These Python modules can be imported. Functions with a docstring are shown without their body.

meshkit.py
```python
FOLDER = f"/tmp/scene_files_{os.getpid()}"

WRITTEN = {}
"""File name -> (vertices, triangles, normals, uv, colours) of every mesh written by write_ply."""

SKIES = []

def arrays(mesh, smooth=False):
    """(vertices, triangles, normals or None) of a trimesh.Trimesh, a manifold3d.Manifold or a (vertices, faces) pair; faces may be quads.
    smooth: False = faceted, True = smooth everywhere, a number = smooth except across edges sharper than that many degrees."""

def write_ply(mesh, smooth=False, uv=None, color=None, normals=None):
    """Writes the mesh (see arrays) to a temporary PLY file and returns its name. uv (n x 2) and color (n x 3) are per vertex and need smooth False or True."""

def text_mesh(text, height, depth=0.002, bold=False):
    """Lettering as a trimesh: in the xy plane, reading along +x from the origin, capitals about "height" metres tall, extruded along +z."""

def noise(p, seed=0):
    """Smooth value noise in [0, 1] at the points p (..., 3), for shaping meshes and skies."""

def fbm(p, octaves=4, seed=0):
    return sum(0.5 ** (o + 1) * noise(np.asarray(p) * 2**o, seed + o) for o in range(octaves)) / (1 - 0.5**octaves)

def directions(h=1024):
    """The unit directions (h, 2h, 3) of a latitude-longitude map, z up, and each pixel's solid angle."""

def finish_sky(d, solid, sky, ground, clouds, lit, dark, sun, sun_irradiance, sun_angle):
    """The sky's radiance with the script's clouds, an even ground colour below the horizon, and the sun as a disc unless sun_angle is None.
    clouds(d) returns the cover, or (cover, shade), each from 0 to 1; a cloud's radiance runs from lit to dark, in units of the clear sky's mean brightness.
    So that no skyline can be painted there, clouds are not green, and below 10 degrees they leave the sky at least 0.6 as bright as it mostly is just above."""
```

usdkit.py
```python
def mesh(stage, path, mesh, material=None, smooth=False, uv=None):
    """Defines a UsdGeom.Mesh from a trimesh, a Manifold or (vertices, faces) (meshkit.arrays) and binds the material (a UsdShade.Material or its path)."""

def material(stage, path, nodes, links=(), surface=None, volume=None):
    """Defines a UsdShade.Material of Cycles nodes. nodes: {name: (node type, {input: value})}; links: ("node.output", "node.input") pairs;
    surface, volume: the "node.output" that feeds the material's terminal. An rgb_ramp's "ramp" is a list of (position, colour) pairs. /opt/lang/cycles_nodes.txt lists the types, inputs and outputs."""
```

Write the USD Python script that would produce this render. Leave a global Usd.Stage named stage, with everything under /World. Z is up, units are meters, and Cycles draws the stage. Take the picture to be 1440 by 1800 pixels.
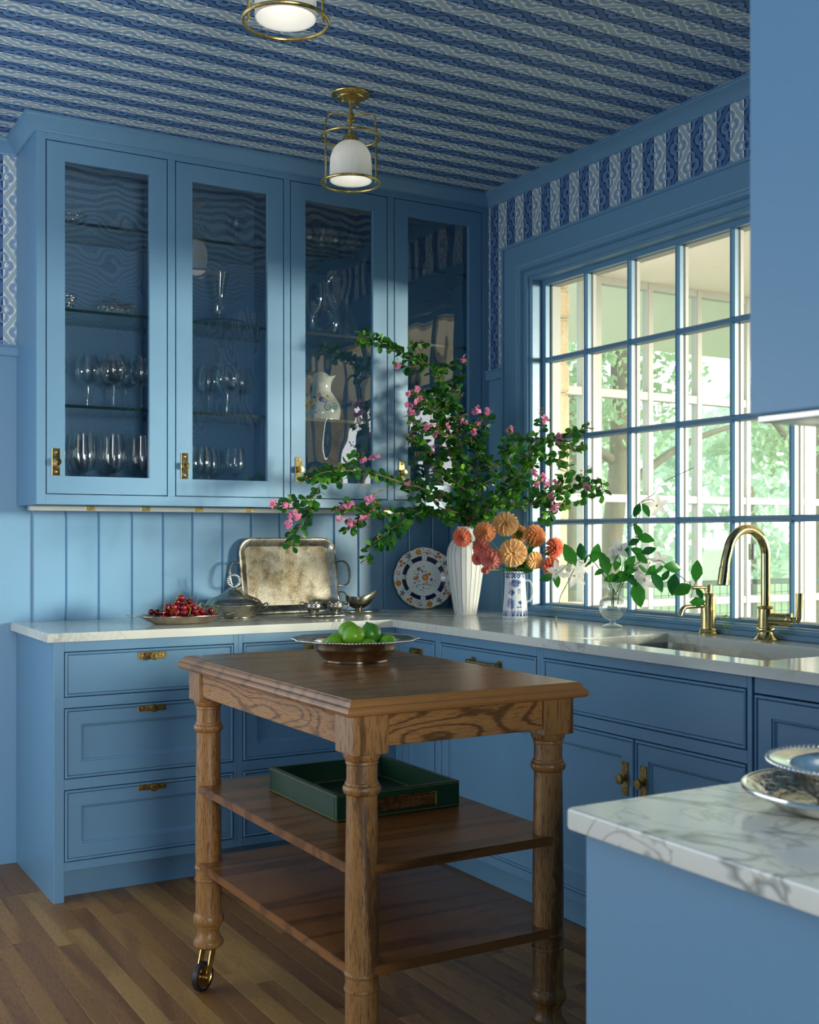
import math, random
import numpy as np
import trimesh
from scipy.spatial import ConvexHull
import usdkit, meshkit
from pxr import Usd, UsdGeom, UsdLux, UsdShade, Gf, Sdf, Vt

stage = Usd.Stage.CreateInMemory()
UsdGeom.SetStageUpAxis(stage, 'Z')
UsdGeom.Xform.Define(stage, '/World')
RNG = random.Random(7)
NR = np.random.RandomState(7)
PI = math.pi

# ------------------------------------------------------------------ camera
CAM_Z, YAW, FPX, HORIZON = 1.2428, 0.529870, 2041.6, 941.45
cam = UsdGeom.Camera.Define(stage, '/World/camera')
cam.AddTranslateOp().Set(Gf.Vec3d(0, 0, CAM_Z))
cam.AddRotateXYZOp().Set(Gf.Vec3f(90, 0, -math.degrees(YAW)))
AP = 36.0
cam.CreateHorizontalApertureAttr(AP)
cam.CreateFocalLengthAttr(AP * FPX / 1440)
cam.CreateVerticalApertureAttr(AP * 1.25)
cam.CreateVerticalApertureOffsetAttr(AP * (HORIZON - 900) / 1440)
cam.CreateFStopAttr(11.0)
cam.CreateFocusDistanceAttr(3.4)
cam.CreateExposureAttr(0.87)

# ------------------------------------------------------------------ daylight and unseen area lights
SKY = 0.57
dome = UsdLux.DomeLight.Define(stage, '/World/sky_dome')
dome.CreateIntensityAttr(SKY)
dome.CreateColorAttr(Gf.Vec3f(0.93, 0.97, 1.0))
SUN_AZ, SUN_EL = -49.0, 3.5          # degrees: azimuth from +x, elevation
sun = UsdLux.DistantLight.Define(stage, '/World/hazy_sun')
sun.CreateIntensityAttr(1.12)
sun.CreateNormalizeAttr(True)
sun.CreateAngleAttr(13.0)
sun.CreateColorAttr(Gf.Vec3f(1.0, 0.98, 0.80))
sun.AddRotateZOp().Set(SUN_AZ)
sun.AddRotateYOp().Set(90.0 - SUN_EL)     # a distant light shines along its -Z: lift +Z towards the sun

def unseen_light(name, loc, rot, w, h, power, col):
    l = UsdLux.RectLight.Define(stage, '/World/' + name)
    l.CreateWidthAttr(w); l.CreateHeightAttr(h); l.CreateIntensityAttr(power)
    l.CreateColorAttr(Gf.Vec3f(*col))
    l.AddTranslateOp().Set(Gf.Vec3d(*loc)); l.AddRotateXYZOp().Set(Gf.Vec3f(*rot))
# unseen lights out of view, placed to brighten cabinet fronts, left sides and right wall
unseen_light('daylight_left', (-1.93, 3.55, 1.15), (0, -90, 0), 1.8, 2.0, 1.45, (0.95, 0.98, 1.0))  # out of view; lights the left-facing faces and the right wall
unseen_light('daylight_rear', (0.35, -2.42, 1.25), (90, 0, 0), 1.3, 1.9, 11.5, (1.0, 0.99, 0.96))  # out of view behind the camera; lights the drawer and cabinet fronts

unseen_light('daylight_back', (-.75, 4.53, 1.45), (-90, 0, 0), 2.1, 2.2, 1.0, (0.95, 0.98, 1.0))  # out of view; lights the sink run and the foreground cabinet side

# ------------------------------------------------------------------ naming helpers
USED = {}
def numbered(parent, name):
    k = (parent, name)
    n = USED.get(k, 0); USED[k] = n + 1
    return f'{parent}/{name}' if n == 0 else f'{parent}/{name}_{n:03d}'
def tag(p, label=None, cat=None, group=None, kind=None):
    p = p.GetPrim() if hasattr(p, 'GetPrim') else p
    for k, v in (('label', label), ('category', cat), ('group', group), ('kind', kind)):
        if v: p.SetCustomDataByKey(k, v)
    return p
def thing(name, label=None, cat=None, group=None, loc=None, rotz=0, kind=None):
    x = UsdGeom.Xform.Define(stage, numbered('/World', name))
    if loc is not None:
        x.AddTranslateOp().Set(Gf.Vec3d(*map(float, loc)))
        if rotz: x.AddRotateZOp().Set(float(rotz))
    return tag(x, label, cat, group, kind)
def obj(name, mesh, mat, parent=None, smooth=30, label=None, cat=None, group=None, kind=None, col=None):
    pp = '/World' if parent is None else str(parent.GetPath())
    if isinstance(mesh, (list,)): mesh = cat_mesh(mesh)
    path = numbered(pp, name)
    m = usdkit.mesh(stage, path, mesh, MAT[mat] if isinstance(mat, str) else mat, smooth=(True if (col is not None and smooth) else smooth))
    if col is not None:
        UsdGeom.PrimvarsAPI(m).CreatePrimvar('col', Sdf.ValueTypeNames.Color3fArray, 'vertex').Set(Vt.Vec3fArray.FromNumpy(np.asarray(col, np.float32)))
    return tag(m, label, cat, group, kind)
def dup(src, label=None, group=None, loc=None, rotz=0, scale=None, rotx=0, name=None):
    src = src.GetPrim() if hasattr(src, 'GetPrim') else src
    base = name or USED_BASE(src.GetName())
    x = UsdGeom.Xform.Define(stage, numbered('/World', base))
    p = x.GetPrim()
    p.GetReferences().AddInternalReference(src.GetPath())
    p.SetInstanceable(True)
    x.ClearXformOpOrder()
    for a in list(p.GetAuthoredProperties()):
        pass
    t = x.AddTranslateOp(opSuffix='c'); t.Set(Gf.Vec3d(*map(float, loc)))
    ops = [t]
    if rotz: r = x.AddRotateZOp(opSuffix='c'); r.Set(float(rotz)); ops.append(r)
    if rotx: r = x.AddRotateXOp(opSuffix='c'); r.Set(float(rotx)); ops.append(r)
    if scale: s = x.AddScaleOp(opSuffix='c'); s.Set(Gf.Vec3f(*( (scale,)*3 if np.isscalar(scale) else scale))); ops.append(s)
    x.SetXformOpOrder(ops)
    was = src.GetCustomData()
    tag(p, label or was.get('label'), was.get('category'), group or was.get('group'))
    return p
def USED_BASE(n):
    parts = n.rsplit('_', 1)
    return parts[0] if len(parts) == 2 and parts[1].isdigit() else n

# ------------------------------------------------------------------ mesh helpers
def cat_mesh(ms):
    vs, fs, n = [], [], 0
    for m in ms:
        if isinstance(m, tuple): v, f = np.asarray(m[0], float), np.asarray(m[1], int)
        else: v, f = np.asarray(m.vertices), np.asarray(m.faces)
        if f.shape[1] == 4: f = np.vstack([f[:, [0, 1, 2]], f[:, [0, 2, 3]]])
        vs.append(v); fs.append(f + n); n += len(v)
    return (np.vstack(vs), np.vstack(fs))
def move(m, t=(0, 0, 0), R=None, s=None):
    v = np.asarray(m[0], float)
    if s is not None: v = v * np.asarray(s)
    if R is not None: v = v @ np.asarray(R).T
    return (v + np.asarray(t, float), m[1])
def rot(axis, deg):
    return trimesh.transformations.rotation_matrix(math.radians(deg), axis)[:3, :3]
RX = lambda d: rot([1, 0, 0], d)
RY = lambda d: rot([0, 1, 0], d)
RZ = lambda d: rot([0, 0, 1], d)
def hull(pts):
    pts = np.asarray(pts, float)
    h = ConvexHull(pts)
    f = h.simplices.copy()
    nrm = h.equations[:, :3]
    a = np.cross(pts[f[:, 1]] - pts[f[:, 0]], pts[f[:, 2]] - pts[f[:, 0]])
    flip = (a * nrm).sum(1) < 0
    f[flip] = f[flip][:, ::-1]
    used = np.unique(f); idx = np.full(len(pts), -1); idx[used] = np.arange(len(used))
    return (pts[used], idx[f])
def box(x0, x1, y0, y1, z0, z1, b=0.0):
    x0, x1 = min(x0, x1), max(x0, x1); y0, y1 = min(y0, y1), max(y0, y1); z0, z1 = min(z0, z1), max(z0, z1)
    if b <= 0:
        v = np.array([[x, y, z] for x in (x0, x1) for y in (y0, y1) for z in (z0, z1)], float)
        q = np.array([[0, 1, 3, 2], [4, 6, 7, 5], [0, 4, 5, 1], [2, 3, 7, 6], [0, 2, 6, 4], [1, 5, 7, 3]])
        return (v, np.vstack([q[:, [0, 1, 2]], q[:, [0, 2, 3]]]))
    b = min(b, (x1-x0)/2.01, (y1-y0)/2.01, (z1-z0)/2.01)
    pts = []
    for x, sx in ((x0, 1), (x1, -1)):
        for y, sy in ((y0, 1), (y1, -1)):
            for z, sz in ((z0, 1), (z1, -1)):
                pts += [[x, y + sy*b, z + sz*b], [x + sx*b, y, z + sz*b], [x + sx*b, y + sy*b, z]]
    return hull(pts)
def lathe(prof, n=32, ang=(0, 2*PI), close=True):
    """profile of (r, z) turned about z."""
    prof = np.asarray(prof, float)
    full = abs(ang[1] - ang[0] - 2*PI) < 1e-6
    th = np.linspace(ang[0], ang[1], n, endpoint=not full)
    v = np.stack([np.outer(prof[:, 0], np.cos(th)), np.outer(prof[:, 0], np.sin(th)), np.repeat(prof[:, 1][:, None], n, 1)], -1).reshape(-1, 3)
    m = len(prof); f = []
    cols = n if full else n - 1
    i, j = np.meshgrid(np.arange(m-1), np.arange(cols), indexing='ij')
    j2 = (j + 1) % n
    q = np.stack([i*n + j, i*n + j2, (i+1)*n + j2, (i+1)*n + j], -1).reshape(-1, 4)
    return (v, np.vstack([q[:, [0, 1, 2]], q[:, [0, 2, 3]]]))
def smooth_prof(pts, n=40):
    """Catmull-Rom through profile points."""
    p = np.asarray(pts, float)
    p = np.vstack([2*p[0]-p[1], p, 2*p[-1]-p[-2]])
    out = []
    per = max(2, n // (len(p)-3))
    for i in range(1, len(p)-2):
        t = np.linspace(0, 1, per, endpoint=False)[:, None]
        a, b, c, d = p[i-1], p[i], p[i+1], p[i+2]
        out.append(0.5*((2*b) + (-a+c)*t + (2*a-5*b+4*c-d)*t**2 + (-a+3*b-3*c+d)*t**3))
    out.append(p[-2][None])
    return np.vstack(out)
def tube(path, r, n=8, closed=False, caps=True):
    p = np.asarray(path, float); m = len(p)
    r = np.broadcast_to(np.asarray(r, float), (m,))
    if closed: t = np.roll(p, -1, 0) - np.roll(p, 1, 0)
    else: t = np.gradient(p, axis=0)
    t /= np.linalg.norm(t, axis=1, keepdims=True) + 1e-12
    a = np.zeros_like(p)
    ref = np.array([0, 0, 1.0]) if abs(t[0][2]) < .9 else np.array([1.0, 0, 0])
    prev = np.cross(t[0], ref); prev /= np.linalg.norm(prev)
    for i in range(m):
        prev = prev - t[i]*(prev @ t[i]); prev /= np.linalg.norm(prev) + 1e-12; a[i] = prev
    b = np.cross(t, a)
    th = np.arange(n)*2*PI/n
    v = (p[:, None] + r[:, None, None]*(np.cos(th)[None, :, None]*a[:, None] + np.sin(th)[None, :, None]*b[:, None])).reshape(-1, 3)
    rows = m if closed else m - 1
    i, j = np.meshgrid(np.arange(rows), np.arange(n), indexing='ij')
    i2, j2 = (i+1) % m, (j+1) % n
    q = np.stack([i*n+j, i*n+j2, i2*n+j2, i2*n+j], -1).reshape(-1, 4)
    f = np.vstack([q[:, [0, 1, 2]], q[:, [0, 2, 3]]])
    if caps and not closed:
        k = len(v); v = np.vstack([v, p[0], p[-1]])
        f = np.vstack([f, [[k, (x+1) % n, x] for x in range(n)], [[k+1, (m-1)*n+x, (m-1)*n+(x+1) % n] for x in range(n)]])
    return (v, f)
def spline(pts, n=24):
    return smooth_prof(pts, n)
def torus(R, r, z=0, n=48, k=10, c=(0, 0), ax=None):
    th = np.arange(n)*2*PI/n
    return tube(np.stack([c[0]+R*np.cos(th), c[1]+R*np.sin(th), np.full(n, z)], -1), r, k, closed=True)
def nested(u0, u1, v0, v1, prof, P):
    """a moulded rectangle: rings at (inset, height) from the outside in, filled in the middle; P(u, v, n) places it."""
    vs, fs = [], []
    for ins, h in prof:
        vs += [P(u0+ins, v0+ins, h), P(u1-ins, v0+ins, h), P(u1-ins, v1-ins, h), P(u0+ins, v1-ins, h)]
    for k in range(len(prof)-1):
        for s in range(4):
            a, b = 4*k+s, 4*k+(s+1) % 4
            fs += [[a, b, b+4], [a, b+4, a+4]]
    e = 4*(len(prof)-1)
    fs += [[e, e+1, e+2], [e, e+2, e+3]]
    return (np.array(vs, float), np.array(fs))
def sweep_rect(prof, u0, u1, v0, v1, P, sides='lrtb'):
    """a picture-frame moulding: prof of (outset, height) swept round a rectangle with mitred corners."""
    vs, fs = [], []
    k = len(prof)
    for (cu, su), (cv, sv) in (((u0, -1), (v0, -1)), ((u1, 1), (v0, -1)), ((u1, 1), (v1, 1)), ((u0, -1), (v1, 1))):
        for o, h in prof: vs.append(P(cu+su*o, cv+sv*o, h))
    segs = {'b': (0, 1), 'r': (1, 2), 't': (2, 3), 'l': (3, 0)}
    for s in sides:
        a, b = segs[s]
        for i in range(k-1):
            q = [a*k+i, b*k+i, b*k+i+1, a*k+i+1]
            fs += [[q[0], q[1], q[2]], [q[0], q[2], q[3]]]
    return (np.array(vs, float), np.array(fs))
def extrude_poly(poly, h):
    m = trimesh.creation.extrude_polygon(poly, h, engine='earcut')
    return (np.asarray(m.vertices), np.asarray(m.faces))
def sphere(c, r, sub=2, s=None):
    m = trimesh.creation.icosphere(subdivisions=sub, radius=1.0)
    v = np.asarray(m.vertices)*np.asarray(r if not np.isscalar(r) else (r, r, r)) + np.asarray(c)
    return (v, np.asarray(m.faces))
def cyl(c0, c1, r, n=16):
    return tube([c0, c1], [r, r], n)
def loft_profile(prof2d, P0, P1):
    """straight moulding: list of 3D points at one end and at the other."""
    a, b = np.asarray(P0, float), np.asarray(P1, float); k = len(a)
    v = np.vstack([a, b]); f = []
    for i in range(k-1): f += [[i, i+1, k+i+1], [i, k+i+1, k+i]]
    return (v, np.array(f))

def sheet(a, b):
    """a single clear sheet between two corners of an upright plane."""
    v = np.array([[a[0], a[1], a[2]], [b[0], b[1], a[2]], [b[0], b[1], b[2]], [a[0], a[1], b[2]]], float)
    return (v, np.array([[0, 1, 2], [0, 2, 3]]))
# ------------------------------------------------------------------ materials
class V:
    def __init__(s, g, ref): s.g, s.ref = g, ref
    def __add__(s, o): return s.g.m('add', s, o)
    __radd__ = __add__
    def __sub__(s, o): return s.g.m('subtract', s, o)
    def __rsub__(s, o): return s.g.m('subtract', o, s)
    def __mul__(s, o): return s.g.m('multiply', s, o)
    __rmul__ = __mul__
    def __truediv__(s, o): return s.g.m('divide', s, o)
    def __lt__(s, o): return s.g.m('less_than', s, o)
    def __gt__(s, o): return s.g.m('greater_than', s, o)
class G:
    def __init__(g): g.nodes, g.links, g.k = {}, [], 0
    def node(g, kind, out, **inp):
        name = f'n{g.k}'; g.k += 1
        vals = {}
        for k, v in inp.items():
            if isinstance(v, V): g.links.append((v.ref, f'{name}.{k}'))
            else: vals[k] = v
        g.nodes[name] = (kind, vals)
        return V(g, f'{name}.{out}')
    def out(g, v, out): return V(g, v.ref.split('.')[0] + '.' + out)
    def m(g, op, a, b=None, c=None):
        d = {'math_type': op, 'value1': a}
        if b is not None: d['value2'] = b
        if c is not None: d['value3'] = c
        return g.node('math', 'value', **d)
    def abs(g, a): return g.m('absolute', a)
    def fract(g, a): return g.m('fraction', a)
    def floor(g, a): return g.m('floor', a)
    def min(g, a, b): return g.m('minimum', a, b)
    def max(g, a, b): return g.m('maximum', a, b)
    def length(g, a, b): return g.m('sqrt', g.m('multiply_add', a, a, b*b))
    def mix(g, f, a, b, t='mix'): return g.node('mix', 'color', mix_type=t, fac=f, color1=a, color2=b)
    def pos(g): return g.node('geometry', 'position')
    def opos(g): return g.node('texture_coordinate', 'object')
    def sep(g, v):
        s = g.node('separate_xyz', 'x', vector=v); return s, g.out(s, 'y'), g.out(s, 'z')
    def mapping(g, v, scale=(1, 1, 1), loc=(0, 0, 0), rot=(0, 0, 0)): return g.node('mapping', 'vector', vector=v, scale=scale, location=loc, rotation=rot)
    def noise(g, v, scale, detail=3, rough=.55, dist=0.0): return g.node('noise_texture', 'fac', vector=v, scale=scale, detail=detail, roughness=rough, distortion=dist)
    def ramp(g, f, stops): return g.node('rgb_ramp', 'color', fac=f, ramp=stops)
    def mr(g, v, a, b, c, d): return g.node('map_range', 'result', value=v, from_min=a, from_max=b, to_min=c, to_max=d, clamp=True)
    def bump(g, h, strength=.3, dist=.002): return g.node('bump', 'normal', height=h, strength=strength, distance=dist)
    def pbsdf(g, **k):
        k = {{'color': 'base_color', 'rough': 'roughness', 'metal': 'metallic', 'spec': 'specular_ior_level', 'coat': 'coat_weight'}.get(a, a): b for a, b in k.items()}
        return g.node('principled_bsdf', 'BSDF', **k)
MAT = {}
def mat(name, build):
    g = G(); s = build(g)
    MAT[name] = usdkit.material(stage, '/World/Looks/' + name, g.nodes, g.links, surface=s.ref)
def lin(r, g, b):
    f = lambda c: (c/255/12.92 if c/255 <= .04045 else ((c/255+.055)/1.055)**2.4)
    return (f(r), f(g), f(b))

BLUE = lin(106, 151, 184)
def paint(color, rough=.37, bump=.05):
    def b(g):
        return g.pbsdf(color=color, rough=rough)
    return b
mat('blue_paint', paint(BLUE))
mat('gap_dark', lambda g: g.pbsdf(color=lin(30, 42, 58), rough=.9))  # dark tone of the sheet that mimics shade in the gaps
mat('white_paint', paint(lin(228, 226, 218), .5))
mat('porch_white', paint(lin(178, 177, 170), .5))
mat('cream_ceiling', paint(lin(232, 220, 206), .7))
mat('pale_strip', lambda g: g.pbsdf(color=lin(190, 196, 190), rough=.45))

# --- printed wallpaper: navy and cream stripes, staggered quatrefoils with an oak sprig, zigzag ribbons
WP_W, WP_P = 0.06154, 0.167
def wallpaper(axis_a, a0, axis_v, v0):
    def b(g):
        xyz = dict(zip('xyz', g.sep(g.pos())))
        u = (xyz[axis_a] - a0)
        a = u / WP_W
        v = (xyz[axis_v] - v0) / WP_P
        dark = g.m('floored_modulo', g.floor(a), 2.0) < 0.5
        def fam(par):
            k = g.m('round', (a - par) * .5) * 2.0 + par
            du = g.abs(a - k) * WP_W
            sdv = (g.fract(v + .5*par + .5) - .5) * WP_P
            dv = g.abs(sdv)
            d = g.min(g.length(du, dv - .030) - .0172, g.length(du - .0195, dv) - .0168)
            saw = g.fract((sdv + 1.0 - du * .9) / .0115)
            amp = g.max(.0215 - dv * .36, 0.004) * (g.max(g.m('sine', (sdv+.012) * 120.0), -.1) * .35 + .75)
            leaf = (du < amp * (saw * .75 + .45)) * (dv < .041)
            return d, leaf
        d0, l0 = fam(0.0); d1, l1 = fam(1.0)
        d = g.min(d0, d1); leaf = g.max(l0, l1)
        t = g.m('pingpong', a, 1.0)
        # |wrap(v)| is 0 at v integer and 1 half way; ribbon runs from (even line, half way) to (odd line, whole)
        w = g.abs(g.fract(v + .5) - .5) * 2.0
        f = g.abs(w - (t * -1.0 + 1.0))
        ribbon = f < .18
        line = g.abs(f - .125) < .02
        line2 = f < .022
        navy, cream = lin(24, 44, 84), lin(230, 236, 228)
        mid, pale = lin(104, 146, 192), lin(144, 172, 197)
        bg = g.mix(dark, cream, navy)
        rib = g.mix(dark, lin(146, 174, 190), lin(78, 120, 170))
        c = g.mix(ribbon, bg, rib)
        c = g.mix(g.max(line, line2) * ribbon, c, g.mix(dark, lin(196, 210, 212), lin(44, 76, 128)))
        c = g.mix(d < .0068, c, bg)
        c = g.mix(d < .0046, c, g.mix(dark, pale, mid))
        c = g.mix(d < -.0012, c, g.mix(dark, lin(122, 157, 190), lin(90, 132, 182)))
        c = g.mix(leaf * (d < -.002), c, bg)
        return g.pbsdf(color=c, rough=.6)
    return b
mat('wallpaper_right', wallpaper('y', 4.0984 - WP_W*1, 'z', 2.611))
mat('wallpaper_back', wallpaper('x', 0.893 - WP_W, 'z', 2.5155))
mat('wallpaper_ceiling', wallpaper('y', 4.0984 - WP_W*1, 'x', 2.03))

def marble(vein=1.0, seed=0.0):
    def b(g):
        p = g.mapping(g.pos(), (1, 1, 1), (seed, seed, 0), (0.3, .2, .7))
        n1 = g.noise(p, 2.3, 4, .62, 1.6)
        v1 = g.mr(g.abs(n1 - .5), 0.0, .030, 1.0, 0.0)
        n2 = g.noise(p, 6.5, 4, .6, 1.0)
        v2 = g.mr(g.abs(n2 - .5), 0.0, .022, 1.0, 0.0)
        mask = g.mr(g.noise(p, 1.7, 2), .45, .68, 0.0, 1.0)
        n3 = g.noise(g.mapping(p, (1, 3.5, 1)), 30, 3)
        base = g.mix(g.noise(p, 3.2, 4), lin(216, 219, 208), lin(238, 239, 230))
        c = g.mix(g.mr(n3, .66, .74, 0.0, .35) * mask, base, lin(150, 150, 130))
        c = g.mix(v1 * mask * (.75 * vein), c, lin(112, 124, 122))
        c = g.mix(v2 * mask * (.45 * vein), c, lin(140, 142, 128))
        return g.pbsdf(color=c, rough=g.noise(p, 40, 2) * .08 + .12, spec=.5)
    return b
mat('marble', marble(.7, 0.0))
mat('marble_veined', marble(1.25, 4.3))

def oak(axis, light, dark, rough=.36, scale=1.0, cathedral=0.6, st_=.09, seed=0.0, per_object=False, pore=.55):
    def b(g):
        p = g.pos()
        if per_object:
            r = g.node('object_info', 'random')
            p = g.node('vector_math', 'vector', vector_math_type='add', vector1=p, vector2=g.node('combine_xyz', 'vector', x=r*37.0, y=r*91.0, z=r*13.0)) if False else g.node('mapping', 'vector', vector=p, location=g.node('combine_xyz', 'vector', x=r*3.7, y=r*29.0, z=r*1.3), scale=(1, 1, 1))
        st = {'x': (st_, 1, 1), 'y': (1, st_, 1), 'z': (1, 1, st_)}[axis]
        q = g.mapping(p, tuple(s*scale for s in st), (seed, seed*1.7, seed*.6))
        jag = g.noise(g.mapping(p, tuple(s*scale for s in {'x': (.22, 1, 1), 'y': (1, .22, 1), 'z': (1, 1, .22)}[axis])), 170, 2, .6)
        warp = g.noise(q, 4.6, 2, .45)
        rings = g.m('sine', warp * 120.0 * cathedral + jag * 2.6)
        rings = g.mr(rings, .35, .95, 0.0, 1.0)
        fine = g.noise(g.mapping(p, tuple(s*scale for s in {'x': (.06, 1, 1), 'y': (1, .06, 1), 'z': (1, 1, .06)}[axis]), (seed, 0, 0)), 480, 2, .6)
        pores = g.mr(fine, .52, .64, 0.0, 1.0)
        tone = g.noise(q, 2.0, 3)
        c = g.mix(tone, light, tuple(.5*(a+d) for a, d in zip(light, dark)))
        c = g.mix(rings * .75, c, dark)
        c = g.mix(pores * pore, c, tuple(d*.55 for d in dark))
        return g.pbsdf(color=c, rough=g.mr(pores, 0.0, 1.0, rough, rough+.2), normal=g.bump(fine * -1.0, .18, .001))
    return b
OL, OD = lin(176, 128, 72), lin(74, 46, 22)
mat('oak_x', oak('x', lin(190, 138, 78), OD, cathedral=1.9, st_=.24))
mat('oak_y', oak('y', lin(186, 134, 76), lin(90, 56, 28), cathedral=1.6, st_=.26, seed=2.3, rough=.52))
mat('oak_z', oak('z', OL, OD, cathedral=.4, seed=5.1, pore=.75))
mat('oak_top', oak('x', lin(164, 116, 66), lin(112, 74, 40), rough=.24, cathedral=.3, seed=1.1, pore=.35))
mat('oak_shelf', oak('x', lin(150, 98, 50), lin(94, 58, 28), rough=.30, cathedral=.35, seed=8.1, pore=.4))
FT = [((172, 126, 68), (134, 92, 46)), ((154, 108, 58), (116, 76, 38)), ((184, 142, 80), (148, 106, 54)), ((144, 100, 54), (108, 72, 38)), ((166, 120, 62), (126, 86, 42))]
for i, (l, d) in enumerate(FT):
    mat(f'floor_oak_{"abcde"[i]}', oak('y', lin(*l), lin(*d), rough=.40, cathedral=.35, seed=i*3.3, per_object=True, pore=.35))

def metal(color, rough, stain=None, amount=.6, scale=18, bump=0.0, fine=False):
    def b(g):
        p = g.pos()
        n = g.noise(p, scale, 5, .6)
        c = color if stain is None else g.mix(g.mr(n, .42, .66, 0.0, amount), color, stain)
        k = dict(color=c, metal=1.0, rough=g.mr(g.noise(p, scale*3, 3), .3, .7, rough*.75, rough*1.35))
        if bump: k['normal'] = g.bump(g.noise(p, 150 if fine else 60, 3), bump, .002)
        return g.pbsdf(**k)
    return b
mat('brass', metal((.80, .58, .24), .22, (.48, .32, .10), .5, 14))
mat('brass_polished', metal((.86, .66, .30), .14, (.60, .42, .14), .35, 20))
mat('brass_aged', metal((.50, .34, .12), .32, (.20, .13, .05), .7, 30))
mat('lamp_brass', metal((.66, .48, .17), .30, (.42, .30, .09), .5, 25))
mat('silver_tarnished', metal((.60, .56, .48), .28, (.16, .13, .08), .85, 11))
mat('silver_tray_face', metal((.38, .35, .29), .33, (.20, .15, .08), .9, 8, .22, True))
mat('silver_dark', metal((.42, .37, .30), .24, (.12, .09, .06), .8, 16))
mat('silver_bright', metal((.82, .81, .78), .14, (.35, .33, .28), .35, 12))
mat('silver_chased', metal((.74, .68, .56), .22, (.14, .11, .07), .75, 70, .9))
mat('silver_copper', metal((.50, .45, .38), .18, (.25, .16, .10), .8, 9))
mat('steel', metal((.60, .61, .60), .30, (.54, .54, .53), .3, 3))
mat('black_rubber', lambda g: g.pbsdf(color=(.012, .012, .013), rough=.45))

def thin_glass(tint, boost=1.0, rough=.02, wave=0.0, scale=14):
    def b(g):
        k = {}
        if wave:
            p = g.mapping(g.pos(), (1, 1, .55))
            h = g.noise(p, scale, 1, .4)
            k['normal'] = g.bump(h, 1.0, wave)
        fc = g.m('power', g.node('layer_weight', 'facing', blend=.5), 5.0)
        f = g.min((fc * .95 + .045) * boost, 1.0)
        gl = g.node('glossy_bsdf', 'BSDF', color=(1, 1, 1), roughness=rough, distribution='ggx', **k)
        tr = g.node('transparent_bsdf', 'BSDF', color=tint)
        return g.node('mix_closure', 'closure', fac=f, closure1=tr, closure2=gl)
    return b
mat('old_glass', thin_glass((.97, .985, .985), 4.0, .0, .005, 7))
mat('window_glass', thin_glass((.98, .99, .98), .8, .0))
mat('porch_glass', lambda g: g.node('mix_closure', 'closure', fac=.10, closure1=g.node('transparent_bsdf', 'BSDF', color=(.76, .90, .84)), closure2=g.node('diffuse_bsdf', 'BSDF', color=lin(196, 214, 202))))  # pale diffuse share paints a milky haze into the panes
mat('clear_glass', lambda g: g.node('mix_closure', 'closure',
    fac=g.mr(g.node('layer_weight', 'facing', blend=.35), 0.0, 1.0, .075, .9),
    closure1=g.node('transparent_bsdf', 'BSDF', color=(.95, .97, .97)),
    closure2=g.node('glossy_bsdf', 'BSDF', color=(.95, .97, .97), roughness=.03)))
mat('cut_glass', lambda g: g.node('mix_closure', 'closure',
    fac=g.mr(g.node('layer_weight', 'facing', blend=.4), 0.0, 1.0, .18, .8),
    closure1=g.node('transparent_bsdf', 'BSDF', color=(.92, .96, .96)),
    closure2=g.node('glossy_bsdf', 'BSDF', color=(.95, .97, .97), roughness=.08, normal=g.bump(g.node('voronoi_texture', 'distance', vector=g.pos(), scale=90.0), .8, .01))))
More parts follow.
